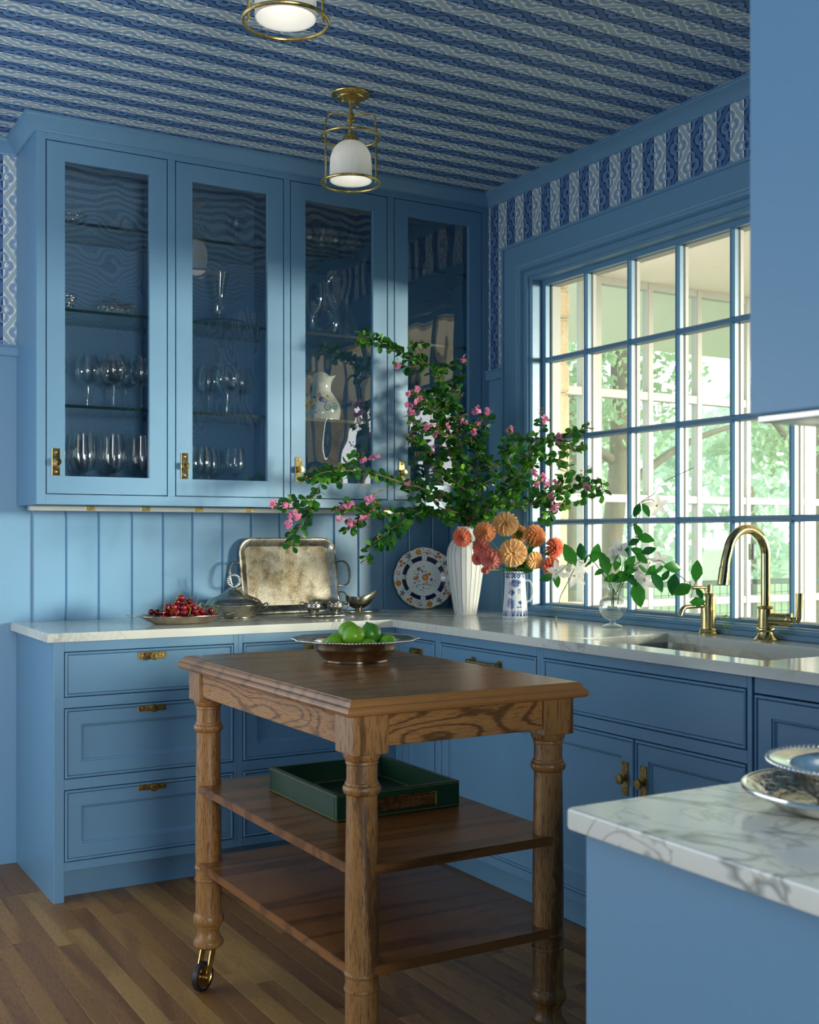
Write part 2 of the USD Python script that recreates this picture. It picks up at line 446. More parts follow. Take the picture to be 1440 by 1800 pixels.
mat('cloudy_glass', lambda g: g.node('mix_closure', 'closure', fac=.35, closure1=g.node('transparent_bsdf', 'BSDF', color=(.95, .97, .97)), closure2=g.pbsdf(color=lin(214, 224, 222), rough=.25)))
mat('shelf_glass', thin_glass((.86, .95, .93), 1.1, .0))
mat('shelf_edge', lambda g: g.pbsdf(color=lin(8, 40, 40), rough=.2))
mat('water', lambda g: g.pbsdf(color=(.93, .97, .95), rough=0.0, transmission_weight=1.0, ior=1.33))
mat('frosted_white', lambda g: g.node('mix_closure', 'closure', fac=.35, closure1=g.pbsdf(color=(.88, .88, .85), rough=.3), closure2=g.node('translucent_bsdf', 'BSDF', color=(.9, .9, .86))))

def leafmat(c1, c2, trans=.35, rough=.35, scale=40):
    def b(g):
        r = g.node('geometry', 'random_per_island')
        c = g.mix(r, c1, c2)
        s = g.pbsdf(color=c, rough=rough, spec=.4)
        t = g.node('translucent_bsdf', 'BSDF', color=tuple(min(1, x*1.6) for x in c2))
        return g.node('mix_closure', 'closure', fac=trans, closure1=s, closure2=t)
    return b
mat('leaf_green', leafmat(lin(40, 96, 36), lin(66, 130, 44)))
mat('leaf_deep', leafmat(lin(26, 76, 34), lin(46, 104, 40)))
mat('leaf_bright', leafmat(lin(84, 146, 44), lin(130, 178, 60), .45))
mat('vine_leaf', leafmat(lin(34, 112, 44), lin(74, 150, 52), .4, .28))
mat('vine_leaf_deep', leafmat(lin(20, 80, 40), lin(40, 110, 44), .3, .25))
mat('twig', lambda g: g.pbsdf(color=g.mix(g.noise(g.pos(), 60, 3), lin(110, 78, 50), lin(150, 116, 80)), rough=.8))
mat('green_stem', lambda g: g.pbsdf(color=lin(92, 130, 52), rough=.5))
mat('pink_petal', leafmat(lin(238, 128, 170), lin(250, 176, 200), .4, .6))
mat('seed_head', lambda g: g.pbsdf(color=g.mix(g.noise(g.pos(), 80, 2), lin(150, 150, 66), lin(176, 106, 84)), rough=.6))
mat('white_petal', leafmat(lin(244, 240, 232), lin(250, 250, 246), .35, .5))
mat('bud_cream', leafmat(lin(230, 220, 176), lin(240, 236, 204), .3, .5))
mat('dahlia_peach', leafmat(lin(252, 196, 134), lin(255, 220, 172), .3, .6))
mat('dahlia_orange', leafmat(lin(248, 160, 108), lin(253, 198, 148), .3, .6))
mat('dahlia_coral', leafmat(lin(242, 130, 100), lin(250, 172, 138), .3, .6))
mat('dahlia_pink', leafmat(lin(234, 130, 120), lin(248, 182, 166), .3, .6))
mat('dahlia_heart', leafmat(lin(214, 180, 70), lin(240, 206, 110), .2, .6))
def lime(c1, c2):
    def b(g):
        p = g.opos()
        return g.pbsdf(color=g.mix(g.noise(p, 16, 3), c1, c2), rough=.30, coat_weight=.2, normal=g.bump(g.node('voronoi_texture', 'distance', vector=p, scale=420.0), .25, .001))
    return b
mat('lime_skin', lime(lin(92, 160, 20), lin(140, 196, 36)))
mat('lime_skin_dark', lime(lin(48, 124, 24), lin(84, 156, 32)))
mat('cherry_skin', lambda g: g.pbsdf(color=g.mix(g.node('object_info', 'random'), lin(70, 5, 16), lin(150, 14, 24)), rough=.12, coat_weight=.5))
mat('cherry_stem', lambda g: g.pbsdf(color=lin(150, 140, 40), rough=.6))
mat('painted', lambda g: g.pbsdf(color=g.node('attribute', 'color', attribute='col'), rough=.10, coat_weight=.3))
mat('painted_matte', lambda g: g.pbsdf(color=g.node('attribute', 'color', attribute='col'), rough=.38))
mat('painted_glass', lambda g: g.pbsdf(color=g.node('attribute', 'color', attribute='col'), rough=.08, alpha=.8))
mat('porcelain', lambda g: g.pbsdf(color=lin(232, 236, 236), rough=.12))
mat('green_leather', lambda g: g.pbsdf(color=g.mix(g.noise(g.pos(), 12, 3), lin(14, 52, 36), lin(22, 68, 46)), rough=.38, normal=g.bump(g.noise(g.pos(), 300, 2), .2, .001)))
mat('green_lining', lambda g: g.pbsdf(color=lin(18, 60, 48), rough=.5))
mat('gold_thread', lambda g: g.pbsdf(color=lin(190, 165, 92), rough=.5))
# outdoors
mat('limestone', lambda g: g.pbsdf(color=g.mix(g.noise(g.pos(), 9, 5), lin(180, 158, 126), lin(214, 198, 172)), rough=.9, normal=g.bump(g.noise(g.pos(), 30, 4), .6, .02)))
mat('mortar', lambda g: g.pbsdf(color=lin(200, 188, 166), rough=.95))
mat('grass', lambda g: g.pbsdf(color=g.mix(g.noise(g.pos(), 1.6, 6), lin(118, 140, 98), lin(152, 168, 130)), rough=.9))
mat('deck', lambda g: g.pbsdf(color=lin(186, 180, 168), rough=.8))
mat('bark', lambda g: g.pbsdf(color=g.mix(g.noise(g.mapping(g.pos(), (1, 1, .25)), 30, 4), lin(70, 60, 50), lin(120, 106, 90)), rough=.95))
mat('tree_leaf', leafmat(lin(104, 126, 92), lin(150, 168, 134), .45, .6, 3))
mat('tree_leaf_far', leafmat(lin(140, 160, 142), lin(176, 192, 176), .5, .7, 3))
mat('dark_wire', lambda g: g.pbsdf(color=lin(70, 74, 72), rough=.6))
# ------------------------------------------------------------------ the room
XL, XW, YW, XB, YB, YU, ZC = .9425, 2.885, 4.5637, 2.2674, 3.9809, 4.2352, 2.735
X0, Y0 = -2.0, -2.5
WY0, WY1, WZ0, WZ1 = 1.83, 3.918, .96, 2.295       # glass of the window over the sink
def st(name): return thing(name, kind='structure')
fl = st('floor')
obj('subfloor', box(X0-.2, 3.06, Y0-.2, 5.0, -.12, -.012), 'floor_oak_b', fl)
obj('far_boards', cat_mesh([box(X0, .0, Y0, 4.57, -.012, 0), box(.0, 2.34, Y0, .85, -.012, 0), box(2.34, 2.88, Y0, 4.57, -.012, 0), box(0, 2.34, 4.15, 4.57, -.012, 0)]), 'floor_oak_d', fl)
x = 0.0; PW = .0572
while x < 2.33:
    y = .85 - RNG.random()*.8; 
    while y < 4.15:
        L = .45 + RNG.random()*1.1
        a, b_ = max(y, .85), min(y+L, 4.15)
        if b_ - a > .03:
            obj('plank', box(x+.0003, x+PW-.0003, a+.0003, b_-.0003, -.012, 0.0, .0007), 'floor_oak_' + RNG.choice('aabbccdde'), fl, smooth=False)
        y += L
    x += PW
ce = st('ceiling')
obj('wallpaper', box(X0-.1, XW+.05, Y0-.1, YW+.05, ZC, ZC+.05), 'wallpaper_ceiling', ce)
obj('roof_deck', box(X0-.2, 3.06, Y0-.2, 4.8, ZC+.05, ZC+.25), 'white_paint', ce)
wb = st('wall_back')
obj('wallpaper', box(X0, XW+.0, YW+.003, YW+.06, 1.94, ZC), 'wallpaper_back', wb)
obj('lower_panel', box(X0, XW, YW+.003, YW+.06, 0, 1.94), 'blue_paint', wb)
obj('outer_wall', box(X0-.2, 3.06, YW+.06, YW+.26, 0, ZC), 'white_paint', wb)
gx = [.872 - .1275*3 + .1277*i for i in range(19)]
gx[3:] = [.872, .998, 1.125, 1.2515, 1.384, 1.512, 1.636, 1.767, 1.895, 2.025, 2.151, 2.284, 2.405, 2.535, 2.663, 2.787, 2.90]
for a, b_ in zip(gx[4:-1], gx[5:]):
    b_ = min(b_, XW)
    e = .006
    z0, z1 = .914, 1.36
    prism = hull([[a, YW+.003, z] for z in (z0, z1)] + [[b_, YW+.003, z] for z in (z0, z1)] + [[a, YW-.002, z] for z in (z0, z1)] + [[b_, YW-.002, z] for z in (z0, z1)] + [[a+e, YW-.009, z] for z in (z0, z1)] + [[b_-e, YW-.009, z] for z in (z0, z1)])
    obj('plank', prism, 'blue_paint', wb, smooth=False)
wr = st('wall_right')
obj('wallpaper', cat_mesh([box(XW, XW+.02, 3.992, YW+.06, 1.94, ZC), box(XW, XW+.02, 1.757, 3.992, 2.37, ZC), box(XW, XW+.02, Y0, 1.757, 1.94, ZC)]), 'wallpaper_right', wr)
obj('lower_panel', cat_mesh([box(XW, XW+.02, 3.992, YW+.06, 0, 1.94), box(XW, XW+.02, 1.757, 3.992, 0, .915), box(XW, XW+.02, Y0, 1.757, 0, 1.94)]), 'blue_paint', wr)
obj('outer_wall', cat_mesh([box(XW+.02, 3.06, 3.992, YW+.26, 0, ZC), box(XW+.02, 3.06, 1.757, 3.992, 2.37, ZC), box(XW+.02, 3.06, 1.757, 3.992, 0, .915), box(XW+.02, 3.06, Y0, 1.757, 0, ZC)]), 'white_paint', wr)
wl = st('wall_left')
obj('panel', cat_mesh([box(X0-.06, X0, Y0, 2.6, 0, ZC), box(X0-.06, X0, 4.5, YW, 0, ZC), box(X0-.06, X0, 2.6, 4.5, 0, .12), box(X0-.06, X0, 2.6, 4.5, 2.73, ZC)]), 'blue_paint', wl)
obj('outer_wall', box(X0-.2, X0-.06, Y0-.2, YW+.26, 0, ZC), 'white_paint', wl)
wf = st('wall_front')
obj('panel', box(X0, 3.06, Y0-.06, Y0, 0, ZC), 'blue_paint', wf)
obj('outer_wall', box(X0-.2, 3.06, Y0-.2, Y0-.06, 0, ZC), 'white_paint', wf)
for nm, fr in (('window_2', [box(X0-.03, X0+.05, 2.55, 2.65, .1, 2.73), box(X0-.03, X0+.05, 4.45, 4.55, .1, 2.73), box(X0-.03, X0+.03, 3.53, 3.57, .15, 2.73), box(X0-.03, X0+.04, 2.55, 4.55, .08, .15)]),
               ('window_4', [box(-1.88, -1.80, 4.48, 4.57, .3, 2.6), box(.30, .38, 4.48, 4.57, .3, 2.6), box(-.78, -.72, 4.48, 4.55, .35, 2.55), box(-1.88, .38, 4.48, 4.57, 2.55, 2.62), box(-1.88, .38, 4.48, 4.57, .26, .35)]),
               ('window_3', [box(-.40, -.30, Y0-.02, Y0+.05, .5, 2.5), box(1.0, 1.1, Y0-.02, Y0+.05, .5, 2.5), box(-.35, 1.05, Y0-.02, Y0+.05, 2.45, 2.55), box(-.35, 1.05, Y0-.02, Y0+.05, .45, .55)])):
    w_ = st(nm); obj('frame', cat_mesh(fr), 'blue_paint', w_)  # out-of-view frames set round the unseen area lights

# crown moulding, mitred round the cabinet
CROWN = [(.0, -.052), (.005, -.052), (.006, -.046), (.011, -.041), (.017, -.032), (.028, -.022), (.039, -.013), (.044, -.011), (.045, -.006), (.050, -.005), (.050, .0)]
def crown(path, prof, ztop):
    p = np.asarray(path, float); k = len(prof)
    d = np.diff(p, axis=0); d /= np.linalg.norm(d, axis=1, keepdims=True)
    n = np.stack([d[:, 1], -d[:, 0]], 1)
    vs = []
    for i in range(len(p)):
        if i == 0: mi = n[0]
        elif i == len(p)-1: mi = n[-1]
        else: mi = (n[i-1]+n[i])/(1+n[i-1] @ n[i])
        vs += [[p[i, 0]+mi[0]*o, p[i, 1]+mi[1]*o, ztop+z] for o, z in prof]
    f = []
    for i in range(len(p)-1):
        for j in range(k-1):
            a, b_, c, e = i*k+j, (i+1)*k+j, (i+1)*k+j+1, i*k+j+1
            f += [[a, b_, c], [a, c, e]]
    return (np.array(vs), np.array(f))
for pth, nm in (([(X0, YW+.003), (XL, YW+.003)], 'trim_1'), ([(XL, YW+.003), (XL, YU), (XW-.0, YU)], 'trim_2'), ([(XW, YU), (XW, Y0)], 'trim_3')):
    obj(nm, crown(pth, CROWN, ZC), 'blue_paint', None, smooth=35, kind='structure')
RAIL = [(0, -.042), (.016, -.042), (.018, -.036), (.018, -.010), (.024, -.006), (.026, 0), (0, 0)]
for pth, nm in (([(X0, YW+.003), (XL, YW+.003)], 'trim_4'), ([(XW, YU), (XW, 4.09)], 'trim_5')):
    obj(nm, crown(pth, RAIL, 1.964), 'blue_paint', None, smooth=False, kind='structure')

# ------------------------------------------------------------------ window_1
w1 = st('window_1')
PRt = lambda u, v, n: (XW - n, u, v)
CAS = [(.020, -.075), (.020, -.020), (.026, -.012), (.032, -.012), (.034, -.004), (.042, .002), (.052, .002), (.056, -.004), (.060, .004), (.064, .012), (.074, .014), (.078, .020), (.082, .022), (.166, .022), (.168, .030), (.178, .030), (.180, .026), (.180, 0)]
obj('casing', sweep_rect(CAS, WY0-.005, WY1, WZ0-.02, WZ1, PRt, 'lrt'), 'blue_paint', w1, smooth=35)
obj('sill', cat_mesh([box(2.852, 2.975, WY0-.06, WY1+.06, .9145, .932, .003), box(2.872, 2.975, WY0-.06, WY1+.05, .930, .946, .003), box(2.90, 2.985, WY0-.06, WY1+.04, .940, .950, .002)]), 'blue_paint', w1, smooth=False)
obj('jamb', cat_mesh([box(2.962, 3.058, WY1+.029, WY1+.073, .936, 2.3275), box(2.962, 3.058, WY0-.072, WY0-.029, .936, 2.3275), box(2.962, 3.058, WY0-.072, WY1+.073, 2.3285, 2.369), box(2.95, 3.058, WY0-.072, WY1+.073, .916, .935)]), 'blue_paint', w1, smooth=False)
obj('sash_frame', cat_mesh([box(2.955, 2.981, WY1, WY1+.03, .945, 2.33, .003), box(2.955, 2.981, WY0-.03, WY0, .945, 2.33, .003), box(2.956, 2.9805, WY0-.001, WY1+.001, 2.295, 2.329, .003), box(2.956, 2.9805, WY0-.001, WY1+.001, .946, .96, .003)]), 'blue_paint', w1, smooth=False)
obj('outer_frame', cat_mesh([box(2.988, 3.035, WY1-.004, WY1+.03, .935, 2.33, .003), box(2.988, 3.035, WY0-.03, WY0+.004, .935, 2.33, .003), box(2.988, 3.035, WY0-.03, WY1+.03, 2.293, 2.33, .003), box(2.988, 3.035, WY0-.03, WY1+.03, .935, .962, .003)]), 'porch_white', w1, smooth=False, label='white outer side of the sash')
my = [3.661, 3.400, 3.139, 2.873, 2.615, 2.353, 2.090]
mz = [1.299, 1.645, 1.981]
def bar(y0, y1, z0, z1, vertical):
    e = .006
    if vertical:
        return hull([[2.981, y, z] for y in (y0, y1) for z in (z0, z1)] + [[2.966, y, z] for y in (y0, y1) for z in (z0, z1)] + [[2.957, y, z] for y in (y0+e, y1-e) for z in (z0, z1)])
    return hull([[2.9806, y, z] for y in (y0, y1) for z in (z0, z1)] + [[2.9664, y, z] for y in (y0, y1) for z in (z0, z1)] + [[2.9574, y, z] for y in (y0, y1) for z in (z0+e, z1-e)])
for yy in my:
    obj('muntin', bar(yy-.0105, yy+.0105, WZ0, WZ1, True), 'blue_paint', w1, smooth=False)
    obj('spacer', box(2.981, 2.989, yy-.008, yy+.008, WZ0, WZ1), 'black_rubber', w1, smooth=False)
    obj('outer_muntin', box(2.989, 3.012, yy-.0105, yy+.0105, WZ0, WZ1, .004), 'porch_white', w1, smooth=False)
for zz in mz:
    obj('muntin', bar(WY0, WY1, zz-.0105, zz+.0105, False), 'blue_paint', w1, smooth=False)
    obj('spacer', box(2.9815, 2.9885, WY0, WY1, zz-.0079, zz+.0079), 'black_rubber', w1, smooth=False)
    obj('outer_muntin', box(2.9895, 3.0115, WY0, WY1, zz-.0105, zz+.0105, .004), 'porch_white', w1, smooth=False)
ys = [WY1] + my + [WY0]; zs = [WZ0] + mz + [WZ1]
for i in range(8):
    for j in range(4):
        obj('pane', sheet((2.985, ys[i+1]+.006, zs[j]+.006), (2.985, ys[i]-.006, zs[j+1]-.006)), 'window_glass', w1, smooth=False)

# ------------------------------------------------------------------ glazed wall cabinet
PBk = lambda yf: (lambda u, v, n: (u, yf - n, v))
PLf = lambda xf: (lambda u, v, n: (xf - n, u, v))
def knob(parent, c, axis, plate_w, plate_h, mat_='brass', knob_r=.014):
    """a rectangular backplate with screws and a round knob; axis 'y' looks to -y, 'x' to -x; returns the plate."""
    F = (lambda u, v, n: (c[0]+u, c[1]-n, c[2]+v)) if axis == 'y' else (lambda u, v, n: (c[0]-n, c[1]+u, c[2]+v))
    pl = nested(-plate_w/2, plate_w/2, -plate_h/2, plate_h/2, [(0, 0), (0, .003), (.001, .004)], F)
    pp = obj('knob_plate', pl, mat_, parent, smooth=False, label='brass backplate')
    long_w = plate_w > plate_h
    prof = [(0, .004), (.0065, .004), (.0055, .010), (.007, .016), (knob_r*.95, .018), (knob_r, .021), (knob_r, .026), (knob_r*.93, .028), (0, .0285)]
    kn = lathe(prof, 24); v = kn[0]
    kn = (np.array([F(a, b_, n) for a, b_, n in v]), kn[1])
    obj('knob', kn, mat_, pp, label='round brass knob')
    s = (plate_w if long_w else plate_h)*.36
    for d in (-s, s):
        sc = lathe([(.0036, .004), (.0036, .0052), (.002, .0056), (0, .0048)], 10); v = sc[0]
        sc = (np.array([F(a + (d if long_w else 0), b_ + (0 if long_w else d), n) for a, b_, n in v]), sc[1])
        obj('screw', sc, 'brass_aged', pp)
    return pp
wc = thing('wall_cabinet', 'blue wall cabinet with four glazed doors above the back worktop', 'cabinet')
DX = [(.9774, 1.4230), (1.4570, 1.9002), (1.9321, 2.3730), (2.4079, 2.8478)]
GX = [(1.0432, 1.3546), (1.5226, 1.8318), (1.9969, 2.3050), (2.4735, 2.7798)]
DZ, GZ = (1.3928, 2.6577), (1.4573, 2.5903)
obj('carcass', cat_mesh([box(XL, XL+.02, YU+.0195, YW+.002, 1.3555, ZC-.001), box(XW-.02, XW-.001, YU+.021, YW+.002, 1.355, ZC-.001), box(XL+.02, XW-.02, YU+.0212, YW-.001, 1.3565, 1.392), box(XL+.02, XW-.02, YU+.0212, YW-.001, 2.66, ZC-.002), box(XL+.02, XW-.02, YW-.012, YW-.0005, 1.392, 2.66)] +
    [box(a-.010, a+.010, YU+.022, YW-.012, 1.392, 2.66) for a in (1.44, 1.916, 2.3905)]), 'blue_paint', wc, smooth=False)
obj('face_frame', cat_mesh([box(XL, .9749, YU, YU+.021, 1.355, ZC-.001, .0008), box(2.8503, XW-.001, YU, YU+.021, 1.355, ZC-.001, .0008), box(.9749, 2.8503, YU, YU+.021, 1.355, DZ[0]-.0025, .0008), box(.9749, 2.8503, YU, YU+.021, DZ[1]+.0025, ZC-.001, .0008)] +
    [box(DX[i][1]+.0025, DX[i+1][0]-.0025, YU, YU+.021, DZ[0]-.0025, DZ[1]+.0025, .0008) for i in range(3)]), 'blue_paint', wc, smooth=False)
kx = [(.9976+.003), (1.474+.001), (1.952), (2.436)]
for i in range(4):
    (a, b_), (ga, gb) = DX[i], GX[i]
    a, b_ = a+.001, b_-.001
    m = [box(a, ga, YU, YU+.021, DZ[0]+.001, DZ[1]-.001, .001), box(gb, b_, YU, YU+.021, DZ[0]+.001, DZ[1]-.001, .001), box(ga-.0008, gb+.0008, YU, YU+.0205, DZ[0]+.001, GZ[0], .0002), box(ga-.0008, gb+.0008, YU, YU+.0205, GZ[1], DZ[1]-.001, .0002)]
    d = obj('door', cat_mesh(m), 'blue_paint', wc, smooth=False)
    obj('pane', sheet((ga-.004, YU+.011, GZ[0]-.004), (gb+.004, YU+.011, GZ[1]+.004)), 'old_glass', d, smooth=False, label='wavy old glass pane')
    knob(wc, (a+.0325, YU, 1.507), 'y', .029, .098, 'brass_polished')
    for z in (1.719, 2.068, 2.387):
        xa, xb = ([XL+.02, 1.457, 1.933, 2.4075][i], [1.423, 1.899, 2.3735, XW-.02][i])
        s = obj('glass_shelf', box(xa+.002, xb-.002, YU+.032, YW-.014, z-.011, z), 'shelf_glass', wc, smooth=False)
        obj('front_edge', box(xa+.002, xb-.002, YU+.029, YU+.032, z-.011, z), 'shelf_edge', s, smooth=False, label='dark green polished edge')
        for q in (xa+.006, xb-.006):
            for yy in (YU+.07, YW-.06):
                obj('shelf_pin', box(q-.006, q+.006, yy-.006, yy+.006, z-.022, z-.011, .002), 'silver_dark', wc, smooth=False)
ls = thing('light_strip', 'pale under-cabinet light strip fixed along the underside of the glazed wall cabinet', 'light strip')
obj('channel', box(.958, XW-.004, 4.405, 4.452, 1.3355, 1.3545, .003), 'pale_strip', ls, smooth=False)
for q in np.arange(1.18, 2.8, .215):
    obj('clip', box(q-.018, q+.018, 4.4035, 4.42, 1.3375, 1.3535, .001), 'brass', ls, smooth=False)

# ------------------------------------------------------------------ base cabinets
BEAD = [(0, -.02), (0, .001), (.0018, .0036), (.0045, .0046), (.0072, .0036), (.0088, .0004), (.0098, -.0035), (.0110, 0.)]
FLATP = BEAD + [(.0125, 0)]
FRAMED = BEAD + [(.054, 0), (.0555, -.0035), (.059, -.004), (.064, -.0095), (.0675, -.0105), (.069, -.0105)]
Z1, Z2, Z3, ZDOOR = (.6935, .8487), (.4163, .6573), (.1353, .380), (.1353, .6530)
ZR = .105
def unit(name, label, axis, u0, u1, openings, depth_to, stiles, rails, to_floor=()):
    """one cabinet: carcass, face frame and its fronts. axis 'y': faces -y at YB and u runs along x; axis 'x': faces -x at XB and u runs along y."""
    t = thing(name, label, 'cabinet', 'blue base cabinets under the marble worktop' if False else None)
    f = (lambda a, b_, n0, n1, z0, z1, bev=0.0: box(a, b_, YB+n0, YB+n1, z0, z1, bev)) if axis == 'y' else (lambda a, b_, n0, n1, z0, z1, bev=0.0: box(XB+n0, XB+n1, a, b_, z0, z1, bev))
    obj('carcass', cat_mesh([f(u0+.001, u1-.001, .045, depth_to, ZR, .8835), f(u0+.001, u1-.001, .075, .09, 0.0, ZR)]), 'blue_paint', t, smooth=False)
    fr = [f(a, b_, 0, .0205, ZR if k not in to_floor else 0.0, .8838, .0012) for k, (a, b_) in enumerate(stiles)]
    fr += [f(a, b_, 0, .0205, z0, z1, .0012) for a, b_, z0, z1 in rails]
    obj('face_frame', cat_mesh(fr), 'blue_paint', t, smooth=False)
    obj('shadow_gap', f(u0+.004, u1-.004, .030, .044, ZR+.006, .880), 'gap_dark', t, smooth=False)  # dark sheet behind the fronts, standing in for shade in the gaps
    P = PBk(YB) if axis == 'y' else PLf(XB)
    for nm, a, b_, z0, z1, prof in openings:
        obj(nm, nested(a+.0025, b_-.0025, z0+.0025, z1-.0025, prof, P), 'blue_paint', t, smooth=25)
    return t
dA = [('drawer', .9779, 1.5880, *Z1, FLATP), ('drawer', .9779, 1.5880, *Z2, FRAMED), ('drawer', .9779, 1.5880, *Z3, FRAMED)]
def rails3(a, b_): return [(a, b_, .8487, .8838), (a, b_, .6573, .6935), (a, b_, .380, .4163), (a, b_, ZR, .1353)]
uA = unit('base_cabinet', 'blue three-drawer base cabinet at the open left end of the worktop', 'y', XL, 1.6057, dA, .575, [(XL, .9779), (1.588, 1.6057)], rails3(.9779, 1.588), to_floor=(0,))
obj('end_panel', box(XL, XL+.02, YB+.0205, YW+.0, 0, .8838), 'blue_paint', uA, smooth=False)
for z in (.822, .640, .363): knob(uA, (1.283, YB, z), 'y', .1, .025, 'brass_aged', .0145)
dB = [('drawer', 1.6234, 2.222, *Z1, FLATP), ('drawer', 1.6234, 2.222, *Z2, FRAMED), ('drawer', 1.6234, 2.222, *Z3, FRAMED)]
uB = unit('base_cabinet', 'blue three-drawer base cabinet behind the wooden cart, next to the left-end unit', 'y', 1.6057, XB-.001, dB, .575, [(1.6057, 1.6234), (2.222, XB)], rails3(1.6234, 2.222))
for z in (.822, .640, .363): knob(uB, (1.9227, YB, z), 'y', .1, .025, 'brass_aged', .0145)
def railsx(a, b_, zs_): return [(a, b_, z0, z1) for z0, z1 in zs_]
DR = [(.8487, .8838), (.6530, .6935), (ZR, .1353)]
uC = unit('base_cabinet', 'narrow blue base cabinet in the inner corner under the worktop', 'x', 3.664, YB-.001, [('drawer', 3.682, 3.935, *Z1, FLATP), ('door', 3.682, 3.935, *ZDOOR, FRAMED)], .61, [(3.664, 3.682), (3.935, YB)], railsx(3.682, 3.935, DR))
knob(uC, (XB, 3.815, .800), 'x', .09, .024, 'brass_aged', .0145)
uD = unit('base_cabinet', 'blue base cabinet with a brass bar handle on its drawer, left of the sink cabinet', 'x', 3.033, 3.664, [('drawer', 3.0503, 3.6466, *Z1, FLATP), ('door', 3.0503, 3.6466, *ZDOOR, FRAMED)], .61, [(3.033, 3.0503), (3.6466, 3.664)], railsx(3.0503, 3.6466, DR))
ph = obj('bar_handle', tube([(XB-.028, 3.415, .800), (XB-.028, 3.265, .800)], .006, 12), 'brass_aged', uD, label='brass bar handle')
for q in (3.42, 3.26):
    obj('handle_post', cat_mesh([box(XB-.004, XB, q-.012, q+.012, .788, .815, .001), box(XB-.034, XB-.004, q-.008, q+.008, .792, .809, .003)]), 'brass_aged', uD)
ZS = (.6875, .8487)
uE = unit('sink_cabinet', 'blue sink base cabinet with a plain apron panel above two doors', 'x', 2.1300, 3.033, [('apron_panel', 2.1463, 3.0157, *ZS, FLATP), ('door', 2.5785, 3.0157, *ZDOOR, FRAMED), ('door', 2.1463, 2.5765, *ZDOOR, FRAMED)], .02, [(2.1300, 2.1463), (3.0157, 3.033)], railsx(2.1463, 3.0157, [(.8487, .8838), (.6530, .6875), (ZR, .1353)]))
obj('floor_panel', box(XB+.045, XB+.6, 2.131, 3.032, ZR, ZR+.02), 'blue_paint', uE, smooth=False)
knob(uE, (XB, 2.618, .531), 'x', .027, .098, 'brass_aged', .015)
knob(uE, (XB, 2.538, .531), 'x', .027, .098, 'brass_aged', .015)
uF = unit('appliance_panel', 'blue framed appliance front at the right end of the sink run', 'x', 1.50, 2.127, [('door', 1.512, 2.122, .1353, .838, FRAMED)], .61, [(1.50, 1.512)], railsx(1.512, 2.122, [(.8395, .8838), (ZR, .1353)]))
# ------------------------------------------------------------------ marble worktop with sink
from shapely.geometry import Polygon, box as sbox
SX0, SX1, SY0, SY1 = 2.352, 2.730, 2.165, 2.933
outer = Polygon([(.918, 3.956), (2.2424, 3.956), (2.2424, 1.49), (XW-.0005, 1.49), (XW-.0005, YW-.0095), (.918, YW-.0095)])
hole = sbox(SX0, SY0, SX1, SY1).buffer(-.012).buffer(.012)
wt = thing('worktop', 'L-shaped white marble worktop with a cut-out for the sink under the window', 'worktop')
def slab(poly, z0, z1, e=.003):
    a = extrude_poly(poly, z1-z0-e); a = (a[0]+[0, 0, z0], a[1])
    b_ = extrude_poly(poly.buffer(-e, join_style=2), e); b_ = (b_[0]+[0, 0, z1-e], b_[1])
    return cat_mesh([a, b_])
obj('slab', slab(outer.difference(hole), .8845, .914), 'marble', wt, smooth=False)
sk = thing('sink', 'stainless steel undermount sink set in the marble worktop', 'sink')
g_ = .006
rim = sbox(SX0-g_, SY0-g_, SX1+g_, SY1+g_).buffer(-.03).buffer(.03)
def bowl_walls(poly, z0, z1):
    c = np.array(poly.exterior.coords)[:-1]; n = len(c)
    v = np.vstack([np.c_[c, np.full(n, z1)], np.c_[c, np.full(n, z0)]])
    f = []
    for i in range(n):
        j = (i+1) % n; f += [[i, j, n+j], [i, n+j, n+i]]
    f += [[n, n+i+1, n+i] for i in range(1, n-1)]
    return (v, np.array(f))
obj('basin', bowl_walls(rim, .66, .8843), 'steel', sk, smooth=40)
obj('drain', lathe([(.0, .6625), (.022, .6625), (.03, .666), (.045, .664), (.045, .661)], 32), 'steel', sk) if False else obj('drain', move(lathe([(.0, .6625), (.022, .6625), (.03, .6665), (.045, .664), (.045, .661)], 32), (2.6, 2.55, 0)), 'steel', sk)

# ------------------------------------------------------------------ foreground island run and hood
ib = thing('range_cabinet', 'plain blue cabinet end in the right foreground under a veined marble top', 'cabinet')
obj('body', box(.891, 1.5, -1.6, 1.1015, 0.0, .8865, .002), 'blue_paint', ib, smooth=False)
it = thing('range_worktop', 'thick veined marble slab in the right foreground with silver dishes on it', 'worktop')
pol = sbox(.874, -1.63, 1.52, 1.1185).buffer(-.006).buffer(.006)
def rounded_slab(poly, z0, z1, r=.004):
    c0 = np.array(poly.exterior.coords)[:-1]
    rings = []
    for ins, z in ((r, z0), (r*.3, z0+r*.3), (0, z0+r), (0, z1-r), (r*.3, z1-r*.3), (r, z1)):
        c = np.array(poly.buffer(-ins, join_style=1).exterior.coords)[:-1]
        # same vertex count: shrink along the direction to the centroid of the rounded corner
        cen = c0.mean(0); d = np.sign(c0-cen)
        rings.append(np.c_[c0 - d*ins, np.full(len(c0), z)])
    n = len(c0); v = np.vstack(rings); f = []
    for k in range(len(rings)-1):
        for i in range(n):
            j = (i+1) % n; f += [[k*n+i, k*n+j, (k+1)*n+j], [k*n+i, (k+1)*n+j, (k+1)*n+i]]
    m = (len(rings)-1)*n
    f += [[0, i+1, i] for i in range(1, n-1)] + [[m, m+i, m+i+1] for i in range(1, n-1)]
    return (v, np.array(f))
obj('slab', rounded_slab(pol, .887, .914, .004), 'marble_veined', it, smooth=40)
hd = thing('range_hood', 'tall plain blue range hood filling the upper right corner of the view', 'range hood')
